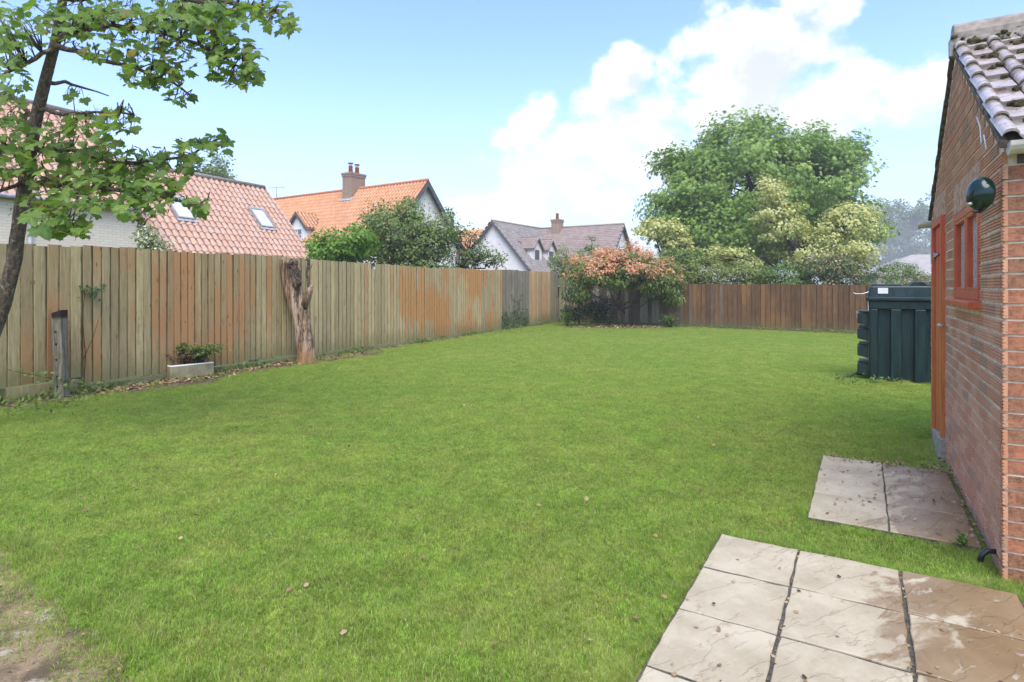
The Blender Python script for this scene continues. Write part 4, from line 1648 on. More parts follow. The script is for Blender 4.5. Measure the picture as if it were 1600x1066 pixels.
# --- pink tiled house with two roof windows
E1 = Vector((.436, .900, 0)).normalized()
E2 = Vector((.900, -.436, 0)).normalized()
h1b = Vector((-10.23, 24.5, 0))
H1L = 6.3
h1s = h1b - E1 * H1L
h1 = thing('house', h1s, 'house with pinkish pantile roof and two roof windows beyond the left fence', 'house')
s1, z1r, half1 = 1.105, 5.50, 3.1
block(h1, h1s, E1, H1L, half1, s1, z1r, m_white, barge=m_greyboard, barge_w=.16, ridge_mat=m_ridge)
dn_ = (E2 + UP * -s1)
SLN1 = half1 * math.sqrt(1 + s1 * s1)
sky_spots = [(H1L - 1.32, 1.33), (H1L - 4.65, 1.345)]
dnu = dn_.normalized()
n_h1 = E1.cross(-dnu).normalized()
if n_h1.z < 0: n_h1 = -n_h1


def h1skip(m):
    for (sx, a) in sky_spots:
        c = pv(h1s + E1 * sx + E2 * a, z1r - s1 * a)
        d = m - c
        if abs(d.dot(E1)) < .33 and abs(d.dot(dnu)) < .52: return True
    return False


lay(h1, pv(h1s, z1r), E1, dn_, H1L, SLN1, .235, .305, pantile(.235, .34, .032), mt_pink, 300, h1skip)
for (sx, a) in sky_spots:
    c = pv(h1s + E1 * sx + E2 * a, z1r - s1 * a) + n_h1 * .05
    b = MB()
    for sg in (-1, 1):
        b.box(c + E1 * (.30 * sg), E1, dnu, n_h1, .06, 1.0, .09)
        b.box(c + dnu * (.475 * sg), E1, dnu, n_h1, .54, .06, .09)
    rw = b.build('roof_window', m_greyboard, h1)
    b = MB()
    b.box(c + n_h1 * .01, E1, dnu, n_h1, .54, .89, .02)
    b.build('pane', m_skyglass, rw)
    b = MB()
    b.box(c + dnu * .56 - n_h1 * .01, E1, dnu, n_h1, .72, .12, .04)
    b.box(c - dnu * .535 + n_h1 * .01, E1, dnu, n_h1, .66, .07, .05)
    b.build('flashing', m_lead, rw)

# --- cream brick house at the left
c0 = Vector((-11.08, 17.5, 0))
H0L = 7.5
h0 = thing('house', c0, 'cream painted brick house with drainpipe behind the leaves of the left tree', 'house')
EV0, A0_, S0_ = 3.86, 2.7, 1.09
r0s = c0 - E1 * (H0L - .15) - E2 * A0_
z0r = EV0 + A0_ * S0_
block(h0, r0s, E1, H0L, A0_ + .2, S0_, z0r, m_cream, wall_in=.2, barge=m_greyboard, barge_w=.14)
lay(h0, pv(r0s, z0r), E1, (E2 + UP * -S0_), H0L, (A0_ + .2) * math.sqrt(1 + S0_ ** 2), .235, .305, pantile(.235, .34, .032), mt_pink, 0)
b = MB()
dpz = c0 - E1 * 2.72 + E2 * .07
b.tube([dpz + UP * .0, dpz + UP * (EV0 - .2)], .05, 8)
b.build('drainpipe', m_lead, h0)
b = MB()
b.tube([c0 - E1 * (H0L - .2) + E2 * .22 + UP * (EV0 - .2), c0 + E2 * .22 + UP * (EV0 - .2)], .055, 8)
b.build('gutter', m_lead, h0)

# --- orange tiled house with chimney and dormer
g2 = Vector((.843, -.538, 0)).normalized()
f2 = Vector((-.538, -.843, 0)).normalized()
ap2 = Vector((-4.52, 32.0, 0))
L2, z2r, s2, half2 = 17.0, 7.17, 1.1, 3.15
h2s = ap2 - g2 * L2
h2 = thing('house', ap2, 'white house with bright orange pantile roof, a dormer and a twin pot chimney', 'house')
block(h2, h2s, g2, L2, half2, s2, z2r, m_white, barge=m_barge, barge_w=.26, gin=.3, ridge_mat=m_terracotta)
ctr2, dorm_a, dorm_s = None, 2.75, 7.28
dfc = ap2 - g2 * dorm_s + f2 * dorm_a


def h2skip(m):
    d = m - pv(dfc, 0)
    x, y = abs(d.dot(g2)), -d.dot(f2)
    return x < .72 and -.15 < y < 1.05


lay(h2, pv(h2s, z2r), g2, (f2 + UP * -s2), L2, half2 * math.sqrt(1 + s2 * s2), .24, .31, pantile(.24, .35, .035), mt_orange, 0, h2skip)
lay(h2, pv(h2s, z2r), g2, (-f2 + UP * -s2), L2, half2 * math.sqrt(1 + s2 * s2), .24, .31, pantile(.24, .35, .035), mt_orange, 0, rest='rear_roof_tiles')


def chimney(parent, c, ax, ay, wx, wy, z0, z1, npots, potmat, pothh=.42, cowl=True):
    b = MB()
    b.box(pv(c, (z0 + z1) / 2), ax, ay, UP, wx, wy, z1 - z0)
    b.box(pv(c, z1 - .10), ax, ay, UP, wx + .07, wy + .07, .12)
    b.box(pv(c, z1 + .02), ax, ay, UP, wx + .12, wy + .12, .11)
    ch = b.build('chimney', m_chim, parent)
    for k in range(npots):
        o = (k - (npots - 1) / 2) * .5
        b = MB()
        q = pv(c + ay * o, z1 + .07)
        b.tube([q, q + UP * pothh * .9, q + UP * pothh * .92, q + UP * pothh], [.14, .115, .14, .14], 10)
        b.build('chimney_pot', potmat, ch)
        if cowl:
            b = MB()
            b.tube([q + UP * (pothh + .02), q + UP * (pothh + .14)], .10, 8)
            b.build('cowl', m_frame, ch)
            b = MB()
            b.tube([q + UP * (pothh + .14), q + UP * (pothh + .19)], [.17, .15], 10)
            b.build('cowl_cap', m_barge, ch)
    return ch


chimney(h2, ap2 - g2 * 5.62 + f2 * .1, g2, f2, .72, 1.1, 6.2, 8.0, 2, m_terracotta)
b = MB()
cc = ap2 - g2 * 5.62 + f2 * .66
b.box(pv(cc, z2r - s2 * .66 + .07), g2, (f2 + UP * -s2).normalized(), g2.cross((f2 + UP * -s2).normalized()), .95, .25, .05)
b.build('chimney_flashing', m_lead, h2)


def dormer(parent, fc, face_n, along, zap, hw, rise, zbot, depth, tilemat, tile, wallm, bargem, gauge, twd, win_w, win_z0, win_h, wframe=m_frame):
    """gabled dormer; fc: point under the apex in the face plane, face_n: the way it looks, along: across its face"""
    b = MB()
    ze = zap - rise
    hw2 = hw - .15
    zw = zap - rise * hw2 / hw - .06
    b.prism([pv(fc - along * hw2, zbot), pv(fc + along * hw2, zbot), pv(fc + along * hw2, zw), pv(fc, zap - .08), pv(fc - along * hw2, zw)], -face_n * depth)
    dm = b.build('dormer', wallm, parent)
    b = MB()
    fo = fc + face_n * .15
    for sg in (1, -1):
        dn = (along * (sg * hw) + UP * -rise)
        b.prism([pv(fo, zap - .04), pv(fo - face_n * (depth + .15), zap - .04), pv(fo - face_n * (depth + .15), zap - .04) + dn, pv(fo, zap - .04) + dn], UP * .04)
    b.build('dormer_roof', m_barge, dm)
    b = MB()
    for sg in (1, -1):
        dn = (along * (sg * hw) + UP * -rise)
        b.prism([pv(fo, zap + .03), pv(fo, zap - .17), pv(fo, zap - .17) + dn, pv(fo, zap + .03) + dn], face_n * .03)
    b.build('dormer_barge', bargem, dm)
    its = []
    for sg in (1, -1):
        dn = (along * (sg * hw) + UP * -rise)
        ll = dn.length
        al, d_ = -face_n, dn.normalized()
        r0 = pv(fo, zap)
        if al.cross(-d_).z < 0:
            r0 = r0 + al * (depth + .15); al = -al
        n_ = al.cross(-d_).normalized()
        for j in range(max(1, int(ll / gauge + .5))):
            for i in range(int((depth + .15) / twd + .5)):
                its.append((tile, basis(al, -d_, n_, r0 + al * (i * twd) + d_ * ((j + 1) * gauge) + n_ * .012), tilemat))
    pieces(dm, 'roof_tile', 'roof_tiles', its, 0)
    fw = MB()
    c = pv(fc + face_n * .012, win_z0 + win_h / 2)
    for sg in (-1, 1):
        fw.box(c + along * (sg * (win_w / 2 - .03)), along, face_n, UP, .06, .05, win_h)
        fw.box(c + UP * (sg * (win_h / 2 - .03)), along, face_n, UP, win_w - .12, .05, .06)
    fw.box(c, along, face_n, UP, .05, .045, win_h - .12)
    fw.box(c + UP * .0, along, face_n, UP, win_w - .12, .04, .035)
    wd_ = fw.build('dormer_window', wframe, dm)
    return dm


dormer(h2, dfc, f2, g2, 5.64, .95, .98, 3.9, 1.75, mt_orange, pantile(.24, .35, .035), m_white, m_barge, .31, .24, .85, 3.98, .75)
b = MB()
b.box(pv(dfc + f2 * .004, 4.35), g2, f2, UP, .74, .01, .64)
b.build('dormer_pane', m_glass, h2)
# lower rear extension and aerial
b = MB()
ex = ap2 - f2 * 4.2 + g2 * .0
b.prism([pv(ex - g2 * 5, 0), pv(ex - g2 * .3, 0), pv(ex - g2 * .3, 4.0), pv(ex - g2 * 5, 4.0)], -f2 * 3)
b.build('extension_wall', m_white, h2)
lay(h2, pv(ex - g2 * 5 - f2 * 1.0, 4.95), g2, (f2 + UP * -.9), 5, 1.9, .24, .31, pantile(.24, .35, .035), mt_orange, 0, rest='extension_roof_tiles')
b = MB()
an = pv(ap2 - g2 * 13.0, z2r)
b.tube([an, an + UP * .85], .02, 5)
b.tube([an + UP * .75 - Vector((.55, 0, 0)), an + UP * .80 + Vector((.55, 0, 0))], .015, 4)
for k in range(5):
    q = an + UP * .77 + Vector((-.45 + k * .22, 0, 0))
    b.tube([q - UP * .12 - Vector((0, .15, 0)), q + UP * .12 + Vector((0, .15, 0))], .008, 4)
b.build('aerial', m_metal, h2)

# --- brown slated house
m3 = Vector((.529, .848, 0)).normalized()
g3 = Vector((.848, -.529, 0)).normalized()
ap3 = Vector((-1.55, 45.0, 0))
z3r, s3, half3 = 6.44, 1.13, 3.75
h3 = thing('house', ap3, 'white house with brown slated roofs, two small dormers and one chimney', 'house')
LA, LB = 7.65, 7.62
block(h3, ap3, m3, LA + 3.4, half3, s3, z3r, m_white, barge=m_barge, barge_w=.2, gin=.25, barges=(1, 0))
jn = ap3 + m3 * LA
block(h3, jn - g3 * 1.0, g3, LB + 1.0, half3, s3, z3r - .004, m_white, barge=m_barge, barge_w=.2, gin=.25, barges=(0, 1))
st_m = slate(.27, .26)
dpos = [(2.4, 5.23), (4.68, 5.19)]
DA = 2.6


def h3skip(m):
    for s_, _ in dpos:
        c = ap3 + m3 * s_ + g3 * DA
        d = m - pv(c, 0)
        if abs(d.dot(m3)) < .68 and -1.2 < d.dot(g3) < .1: return True
    return False


def clipA(m):                                     # wing A stops at the valley of wing B
    d = m - pv(jn, 0)
    return d.dot(m3) < -abs(d.dot(g3)) + .2 or d.dot(g3) < 0


def clipB(m):
    d = m - pv(jn, 0)
    return d.dot(g3) > abs(d.dot(m3)) - .2


SL3 = half3 * math.sqrt(1 + s3 * s3)
lay(h3, pv(ap3, z3r), m3, (g3 + UP * -s3), LA + 1, SL3, .27, .20, st_m, mt_lichen, 0, h3skip, True, clip=clipA)
lay(h3, pv(ap3, z3r), m3, (-g3 + UP * -s3), LA + 3.4, SL3, .27, .20, st_m, mt_lichen, 0, None, True, rest='far_side_slates')
lay(h3, pv(jn, z3r), g3, (-m3 + UP * -s3), LB, SL3, .27, .20, st_m, mt_slate, 0, None, True, rest='front_slates', clip=clipB)
lay(h3, pv(jn, z3r), g3, (m3 + UP * -s3), LB, SL3, .27, .20, st_m, mt_slate, 0, None, True, rest='rear_slates')
chimney(h3, jn + g3 * 1.69 - m3 * .15, g3, m3, .75, .75, 5.4, 7.05, 1, m_terracotta, .55, False)
m_dkwin = simple('dark_window_frame', (.10, .075, .065), .5, .1, 10, .05)
for s_, za in dpos:
    fc = ap3 + m3 * s_ + g3 * DA
    dormer(h3, fc, g3, m3, za, .88, .95, 3.2, 1.9, mt_slate, st_m, m_white, m_barge, .20, .27, .62, 3.33, .92, m_dkwin)
    b = MB()
    b.box(pv(fc + g3 * .004, 3.79), m3, g3, UP, .52, .01, .82)
    b.build('dormer_pane', m_glass, h3)
    b = MB()
    b.box(pv(fc + g3 * .02, 3.28), m3, g3, UP, .75, .07, .07)
    b.build('dormer_sill', m_frame, h3)

# --- pale bungalow at the right
bx = P(1425, 398, 52)
bung = thing('bungalow', (bx.x, bx.y, 0), 'pale bungalow with low grey hipped roof beyond the rounded bush', 'house')
zr_ = bx.z
a_ = Vector((bx.x, bx.y, 0))
b = MB()
ev = 2.45
rdx = Vector((1, -.25, 0)).normalized()
rpy = Vector((.25, 1, 0)).normalized()
RL = 9.0
pts4 = [a_ - rdx * 4.2 - rpy * 4.0, a_ + rdx * (RL + 4) - rpy * 4.0, a_ + rdx * (RL + 4) + rpy * 4.0, a_ - rdx * 4.2 + rpy * 4.0]
rp = [pv(a_, zr_), pv(a_ + rdx * RL, zr_)]
b.add([pv(p, ev) for p in pts4] + rp + [pv(p, ev - .15) for p in pts4], [(0, 1, 5, 4), (1, 2, 5), (2, 3, 4, 5), (3, 0, 4), (6, 7, 1, 0), (7, 8, 2, 1), (8, 9, 3, 2), (9, 6, 0, 3), (9, 8, 7, 6)])
b.build('roof', simple('pale_roof', (.33, .30, .275), .7, .15, 4, .3), bung)
b = MB()
q4 = [a_ + (p - a_) * .93 for p in pts4]
b.prism([pv(p, 0) for p in q4], UP * (ev - .16))
b.build('wall', simple('buff_wall', (.55, .47, .36), .8, .1, 3, .2), bung)
for sx in (1.5, 5.0):
    b = MB()
    c = a_ - rpy * 3.76 + rdx * sx
    b.box(pv(c, 1.45), rdx, rpy, UP, 1.4, .1, 1.2)
    wn_ = b.build('window', m_frame, bung)
    b = MB()
    b.box(pv(c - rpy * .03, 1.45), rdx, rpy, UP, 1.26, .08, 1.06)
    b.build('pane', m_glass, wn_)

# ------------------------------------------------------------------ trees and shrubs beyond the fences
def lobes_px(lst, z):
    """(u, v, ru, rv, depth radius, dz) at distance z -> world ellipsoids"""
    out = []
    for (u, v, ru, rv, rd, dz) in lst:
        p = P(u, v, z + dz)
        k = (z + dz) / F
        out.append((p.x, p.y, p.z, ru * k, rd, rv * k))
    return out


zt = 32
base_t = Vector(((1185 - U0) / F * zt, zt, 0))
tree('sycamore_tree', base_t, 'big broad green sycamore tree towering behind the far brown fence', 'tree',
     lobes_px([(1180, 295, 135, 105, 4.2, 0), (1080, 325, 68, 74, 2.8, 0), (1280, 295, 82, 80, 3.2, 0), (1160, 220, 75, 45, 2.4, 0), (1255, 235, 50, 35, 2.0, 0), (1110, 370, 75, 50, 2.6, -1.5),
               (1325, 350, 45, 60, 2.0, 0), (1180, 375, 80, 50, 2.6, -2), (1330, 240, 22, 25, .8, 0), (1060, 260, 35, 30, 1.2, 0)], zt),
     520, 120, .80, .20, STAR, ml_big, .34, (base_t.x, base_t.y, 3.6), 160, m_darkbark, .38, .75, twig_r=.02, tipdown=.9, up=.4, out=.9)
zv = 27
base_v = Vector(((1262 - U0) / F * zv, zv, 0))
tree('variegated_maple', base_v, 'pale yellow variegated maple in front of the big green tree', 'tree',
     lobes_px([(1215, 345, 42, 35, 1.2, 0), (1255, 385, 62, 40, 1.5, 0), (1325, 350, 45, 45, 1.4, .5), (1205, 300, 20, 28, .7, 0), (1290, 400, 65, 30, 1.4, 0), (1140, 405, 48, 28, 1.1, -.5), (1330, 395, 35, 30, 1.1, 0)], zv),
     210, 60, .42, .13, STAR, ml_var, .14, (base_v.x, base_v.y, 2.0), 90, m_darkbark, .35, .65, tipdown=.8, up=.4, out=.8)
zv2 = 29
base_v2 = Vector(((1050 - U0) / F * zv2, zv2, 0))
tree('variegated_maple', base_v2, 'small pale variegated maple at the left foot of the big green tree', 'tree',
     lobes_px([(1035, 362, 38, 18, .9, 0), (1055, 385, 36, 22, 1.0, 0), (1015, 352, 20, 12, .6, 0)], zv2),
     54, 44, .42, .15, STAR, ml_var, .08, (base_v2.x, base_v2.y, 2.0), 40, m_darkbark, .35, .55, tipdown=.6)

# bushes along the outside of the back fence
hedge = [(1095, 425, 42, 24, 22.2, 'bright_leafed_shrub', 'yellow green leafy shrub showing over the left end of the brown fence', ml_hedge),
         (1165, 430, 48, 20, 21.4, 'hedge_shrub', 'green shrub with pale leaf tips over the middle of the brown fence', ml_hedge),
         (1235, 432, 45, 18, 20.7, 'hedge_shrub', 'low mixed green shrub over the brown fence under the pale maple', ml_mid),
         (1310, 422, 50, 28, 19.9, 'rose_shrub', 'green shrub dotted with pink blooms above the right end of the brown fence', ml_pinkish),
         (1060, 410, 26, 30, 22.5, 'dark_shrub', 'dark green shrub between the red tipped bush and the big tree', ml_mid)]
for (u, v, ru, rv, z, nm, lb, mt) in hedge:
    c = P(u, v, z)
    k = z / F
    tree(nm, (c.x, c.y, 0), lb, 'shrub', [(c.x, c.y, c.z, ru * k, .6, rv * k), (c.x, c.y, c.z * .55, ru * k, .6, c.z * .5)], 150, 44, .26, .085, DIAMOND, mt, .04, (c.x, c.y, .5), 30, m_darkbark, .35, .7, twig_r=.006)

c = P(1400, 426, 27)
tree('rounded_bush', (c.x, c.y, 0), 'clipped round dark green bush in front of the pale bungalow', 'bush', [(c.x, c.y, c.z - .8, 1.35, 1.2, 1.2)], 240, 46, .22, .07, DIAMOND, ml_mid, .08, (c.x, c.y, .7), 30, m_darkbark, .85, .9, twig_r=.008)
c = P(1440, 432, 24)
tree('rose_shrub', (c.x, c.y, 0), 'loose shrub with pale blooms just beyond the oil tank', 'shrub', [(c.x, c.y, c.z - .45, .8, .5, .62)], 60, 36, .22, .07, DIAMOND, ml_pinkish, .03, (c.x, c.y, .5), 30, m_darkbark, .4, .8, twig_r=.006)

# hazy trees far off at the right
for k, (u, v, ru, rv, z, lb) in enumerate([(1372, 372, 34, 62, 250, 'tall faded tree far off beside the big green tree'),
                                           (1412, 365, 34, 60, 256, 'middle one of the faded far trees beyond the bungalow'),
                                           (1455, 362, 40, 62, 248, 'faded far tree partly hidden by the shed roof edge'),
                                           (1520, 370, 50, 66, 252, 'faded far tree hidden behind the brick shed')]):
    q = lobes_px([(u, v, ru, rv, 5, 0), (u - ru * .5, v + rv * .45, ru * .7, rv * .45, 4, 0), (u + ru * .5, v - rv * .3, ru * .6, rv * .5, 4, 1)], z)
    tree('far_tree', (q[0][0], q[0][1], 0), lb, 'tree', q, 110, 60, 2.4, .95, DIAMOND, ml_far, .35, None, 60, m_darkbark, .25, .7, 'hazy trees far beyond the garden', .05)
# trees beyond the houses
for (u, v, ru, rv, z, nm, lb, mt) in [(330, 262, 32, 26, 40, 'roadside_tree', 'tree top showing above the pink tiled ridge', ml_dull)]:
    q = lobes_px([(u, v, ru, rv, 1.5, 0), (u + 26, v + 12, 14, 8, .8, 0), (u - 10, v + 60, 40, 50, 2, 0)], z)
    tree(nm, (q[0][0], q[0][1], 0), lb, 'tree', q, 110, 40, .5, .2, DIAMOND, mt, .2, None, 40, m_darkbark, .35, .7, None, .02)

# garden shrubs beyond the left fence
zb = 17.5
q = lobes_px([(520, 388, 34, 24, .9, 0), (556, 378, 30, 22, .9, 0), (495, 402, 16, 20, .6, 0), (530, 430, 40, 40, .9, 0)], zb)
tree('green_shrub', (q[0][0], q[0][1], 0), 'bright yellow green leafy shrub over the fence right of the dead trunk', 'shrub', q, 190, 46, .26, .10, DIAMOND, ml_bright, .05, None, 40, m_darkbark, .55, .7, twig_r=.008)
zb = 19.5
q = lobes_px([(630, 370, 48, 46, 1.3, 0), (600, 345, 30, 28, .9, 0), (665, 385, 42, 36, 1.1, 0), (640, 330, 22, 18, .6, 0), (585, 385, 30, 36, 1.0, .4), (690, 360, 22, 22, .7, 0), (650, 430, 65, 50, 1.2, 0)], zb)
tree('bushy_tree', (q[0][0], q[0][1], 0), 'dense dull green bushy tree hiding the corner of the orange roofed house', 'tree', q, 420, 54, .30, .085, DIAMOND, ml_dull, .10, None, 90, m_darkbark, .5, .7, twig_r=.008)
zb = 20.5
q = lobes_px([(735, 385, 24, 22, .7, 0), (752, 400, 26, 20, .7, 0), (715, 360, 14, 14, .5, 0), (745, 362, 12, 14, .4, 0), (775, 405, 12, 10, .4, 0), (704, 335, 9, 10, .3, 0), (722, 410, 24, 22, .6, 0)], zb)
tree('open_tree', (q[0][0], q[0][1], 0), 'thin open branched small tree between the orange and brown roofed houses', 'tree', q, 74, 26, .26, .085, DIAMOND, ml_open, .05, (q[0][0] - .25, q[0][1], 1.7), 70, m_darkbark, .3, .8, twig_r=.01)
q = lobes_px([(235, 372, 16, 20, .5, 0), (240, 400, 18, 30, .5, 0)], 14.5)
tree('blossom_shrub', (q[0][0], q[0][1], 0), 'shrub with white blossom at the foot of the pink tiled roof', 'shrub', q, 46, 40, .18, .07, DIAMOND, ml_white, .03, None, 24, m_darkbark, .4, .8, twig_r=.006)
# behind the corner, left of the red shrub
q = lobes_px([(878, 412, 24, 16, .8, 0), (915, 402, 26, 16, .8, .5), (880, 395, 10, 14, .4, 0), (925, 385, 8, 16, .3, 1), (900, 440, 50, 40, .8, .5)], 26)
tree('corner_shrub', (q[0][0], q[0][1], 0), 'grey green shrub beyond the far fence corner below the dormers', 'shrub', q, 120, 40, .3, .09, DIAMOND, ml_dull, .05, None, 40, m_darkbark, .4, .7, twig_r=.008)

# ------------------------------------------------------------------ plants inside the garden at the far end
pr_ = P(980, 512, F * HC / (512 - V0))
zp = pr_.y
q = lobes_px([(975, 425, 62, 26, 1.0, 0), (1028, 436, 38, 28, .9, 0), (922, 426, 40, 22, .9, 0), (975, 412, 46, 20, .7, 0), (1035, 428, 28, 24, .7, 0), (1052, 462, 12, 12, .4, 0), (900, 446, 20, 20, .5, 0)], zp)
ph = tree('photinia_bush', (pr_.x, pr_.y, 0), 'wide bush with salmon red young leaves at the far fence corner', 'bush', q, 300, 56, .24, .12, LONG, ml_pho, .042, (pr_.x - .25, pr_.y, .62), 70, m_darkbark, .5, .75,
          twig_r=.008, top=('young_leaves', lobes_px([(975, 432, 64, 36, 1.0, 0), (1028, 438, 36, 32, .9, 0), (925, 428, 44, 32, .9, 0), (975, 406, 46, 18, .7, 0), (895, 434, 18, 18, .4, 0), (960, 394, 8, 10, .3, 0), (987, 392, 7, 12, .3, 0), (1012, 402, 6, 10, .3, 0), (935, 402, 6, 9, .3, 0), (1055, 416, 7, 10, .3, 0)], zp), 290, ml_red))
b = MB()
b.tube([P(985, 512, zp), P(996, 490, zp), P(992, 470, zp), P(1000, 448, zp)], [.035, .03, .026, .02], 6, .08)
b.tube([P(976, 490, zp), P(966, 462, zp), P(950, 448, zp)], [.03, .026, .02], 6, .08)
b.build('side_stems', m_darkbark, ph)
q = lobes_px([(905, 470, 26, 30, .5, 0), (935, 482, 28, 22, .5, 0), (890, 490, 10, 12, .3, 0)], zp + 1.0)
tree('evergreen_shrub', (q[0][0], q[0][1], 0), 'dark evergreen shrub filling the far corner under the red tipped bush', 'shrub', q, 90, 42, .2, .075, DIAMOND, ml_dark, .03, None, 30, m_darkbark, .35, .8, twig_r=.006, zmin=.03)
c = P(886, 482, zp + .6)
spray('light_weed', (c.x, c.y, 0), 'yellow green leafy weed at the left of the evergreen shrub in the far corner', 'plant', 12, 1.0, .3, .10, ml_bright, 16, DIAMOND)
c = P(1045, 500, zp)
spray('blue_weed', (c.x, c.y - .2, 0), 'grey green bushy weed below the right end of the red tipped bush', 'plant', 20, .75, .35, .08, ml_mid, 16, DIAMOND, lean=(-.1, 0))

# ------------------------------------------------------------------ maple tree at the left
ZM = 6.0
tb = P(-78, 672, ZM)
maple = thing('maple_tree', (tb.x, tb.y, 0), 'leaning maple tree with large lobed leaves at the left edge', 'tree')
tk = [(-80, 676, 6.0, 0.098), (-55, 610, 6.0, 0.088), (-20, 540, 6.0, 0.078), (4, 475, 6.0, 0.072), (23, 405, 5.97, 0.063), (31, 340, 5.93, 0.061), (40, 285, 5.9, 0.061),
      (48, 230, 5.88, 0.056), (60, 170, 5.85, 0.052), (75, 110, 5.8, 0.047), (88, 60, 5.75, 0.042), (98, 0, 5.7, 0.038), (112, -90, 5.65, 0.030), (120, -200, 5.6, 0.022), (150, -330, 5.5, 0.007)]
b = MB()
pts = [P(u, v, z) for u, v, z, r in tk]
fine, fr_ = [], []
for i in range(len(pts) - 1):
    for k in range(4):
        fine.append(pts[i].lerp(pts[i + 1], k / 4))
        fr_.append(tk[i][3] + (tk[i + 1][3] - tk[i][3]) * k / 4)
fine.append(pts[-1]); fr_.append(tk[-1][3])
b.tube(fine, fr_, 14, .045)
b.build('trunk', m_bark, maple)
limbs = [  # (points (u, v, z), start radius)
    [(40, 283, 5.9), (15, 292, 5.7), (-30, 312, 5.5), (-90, 320, 5.3)],
    [(42, 285, 5.9), (75, 284, 5.75), (120, 289, 5.6), (170, 296, 5.5), (230, 300, 5.4), (290, 318, 5.3), (322, 322, 5.2)],
    [(84, 78, 5.76), (40, 98, 5.6), (0, 116, 5.5), (-60, 130, 5.3)],
    [(88, 70, 5.75), (120, 82, 5.7), (165, 97, 5.6), (215, 105, 5.5), (270, 130, 5.4), (300, 150, 5.3)],
    [(90, 60, 5.75), (150, 40, 5.6), (230, 45, 5.4), (310, 70, 5.2), (370, 100, 5.1), (400, 125, 5.0)],
    [(98, 0, 5.7), (180, -15, 5.5), (280, -5, 5.3), (370, 5, 5.1), (430, 15, 5.0), (460, 45, 4.95)],
    [(60, 170, 5.85), (100, 180, 5.7), (150, 175, 5.55), (210, 180, 5.4)],
    [(48, 235, 5.88), (110, 235, 5.9), (180, 255, 5.8), (240, 252, 5.7), (300, 240, 5.6), (352, 212, 5.5)],
    [(46, 245, 5.88), (10, 225, 5.7), (-40, 190, 5.5)],
    [(55, 190, 5.87), (20, 150, 6.2), (-20, 120, 6.4)],
    [(70, 130, 5.8), (110, 130, 6.2), (170, 150, 6.5)],
    [(32, 335, 5.93), (70, 330, 5.7), (110, 345, 5.5), (120, 370, 5.4)],
    [(80, 284, 5.75), (140, 310, 5.3), (190, 330, 5.2), (225, 352, 5.15)],
    [(36, 315, 5.92), (60, 335, 5.5), (75, 350, 5.3)]]
br = MB()
limb_pts = []
for L in limbs:
    pts = [P(*x) for x in L]
    r0 = .028 if len(L) > 5 else .021
    fine = []
    for i in range(len(pts) - 1):
        for k in range(3):
            fine.append(pts[i].lerp(pts[i + 1], k / 3) + Vector((random.gauss(0, .008), random.gauss(0, .012), random.gauss(0, .012))))
    fine.append(pts[-1])
    n = len(fine)
    br.tube(fine, [r0 * (1 - .88 * i / (n - 1)) + .003 for i in range(n)], 6, .08)
    limb_pts += fine[1:]
LP = np.array([tuple(p) for p in limb_pts])
# foliage regions: (u, v, ru, rv, n)
regs = [(60, 35, 85, 40, 52), (185, 50, 95, 48, 82), (290, 60, 80, 50, 78), (365, 95, 42, 40, 44), (330, 22, 80, 25, 40), (425, 20, 36, 22, 22), (238, 115, 55, 22, 34), (278, 152, 22, 12, 10),
        (390, 118, 20, 18, 14), (15, 140, 28, 55, 40), (112, 150, 22, 8, 6), (20, 230, 38, 50, 52), (120, 215, 62, 38, 62), (180, 188, 34, 22, 22), (105, 270, 75, 32, 72), (170, 290, 70, 34, 60), (240, 300, 48, 26, 38),
        (60, 322, 40, 22, 28), (112, 335, 42, 24, 28), (100, 357, 34, 14, 12), (215, 322, 38, 20, 22), (272, 258, 40, 24, 28), (300, 232, 26, 18, 14), (338, 222, 18, 22, 14), (305, 318, 22, 10, 10), (200, 250, 60, 30, 40),
        (130, 362, 12, 8, 4), (345, 30, 40, 35, 22), (260, 20, 90, 25, 40), (150, 20, 70, 25, 36), (452, 40, 12, 14, 6), (-40, 180, 40, 130, 40), (200, -60, 230, 40, 70), (20, 60, 30, 40, 20)]
pos, nr, tip, sz = [], [], [], []
tw = MB()
twp = []
for (u, v, ru, rv, n) in regs:
    n = int(n * 2.1)
    for k in range(n):
        while True:
            a, c_ = random.uniform(-1, 1), random.uniform(-1, 1)
            if a * a + c_ * c_ < 1: break
        p0 = P(u + a * ru, v + c_ * rv, 5.6)
        # depth follows the nearest limb
        dd = np.hypot(LP[:, 0] / LP[:, 1] - p0.x / p0.y, (LP[:, 2] - HC) / LP[:, 1] - (p0.z - HC) / p0.y)
        i = int(np.argmin(dd))
        z = LP[i, 1] + random.gauss(-.05, .28)
        p = P(u + a * ru, v + c_ * rv, z)
        pos.append(tuple(p))
        away = p - Vector(LP[i])
        nr.append((random.gauss(0, .42), random.gauss(-.5, .5), .7 + random.gauss(0, .35)))
        tip.append((away.x * 1.2 + random.gauss(.1, .5), away.y + random.gauss(-.1, .5), -.65 + random.gauss(0, .3)))
        sz.append(random.choice([random.uniform(.045, .09), random.uniform(.06, .11), random.uniform(.065, .12)]))
        twp.append((Vector(LP[i]), p))
for (u, v, z, s_) in ((75, 362, 5.2, .23), (55, 345, 5.2, .19), (98, 352, 5.2, .16), (108, 312, 5.25, .17)):
    pos.append(tuple(P(u - 10, v - 14, z))); nr.append((.1, -.75, .5)); tip.append((.5, -.2, -.7)); sz.append(s_)
    twp.append((P(u, v - 40, z + .3), P(u - 10, v - 14, z)))
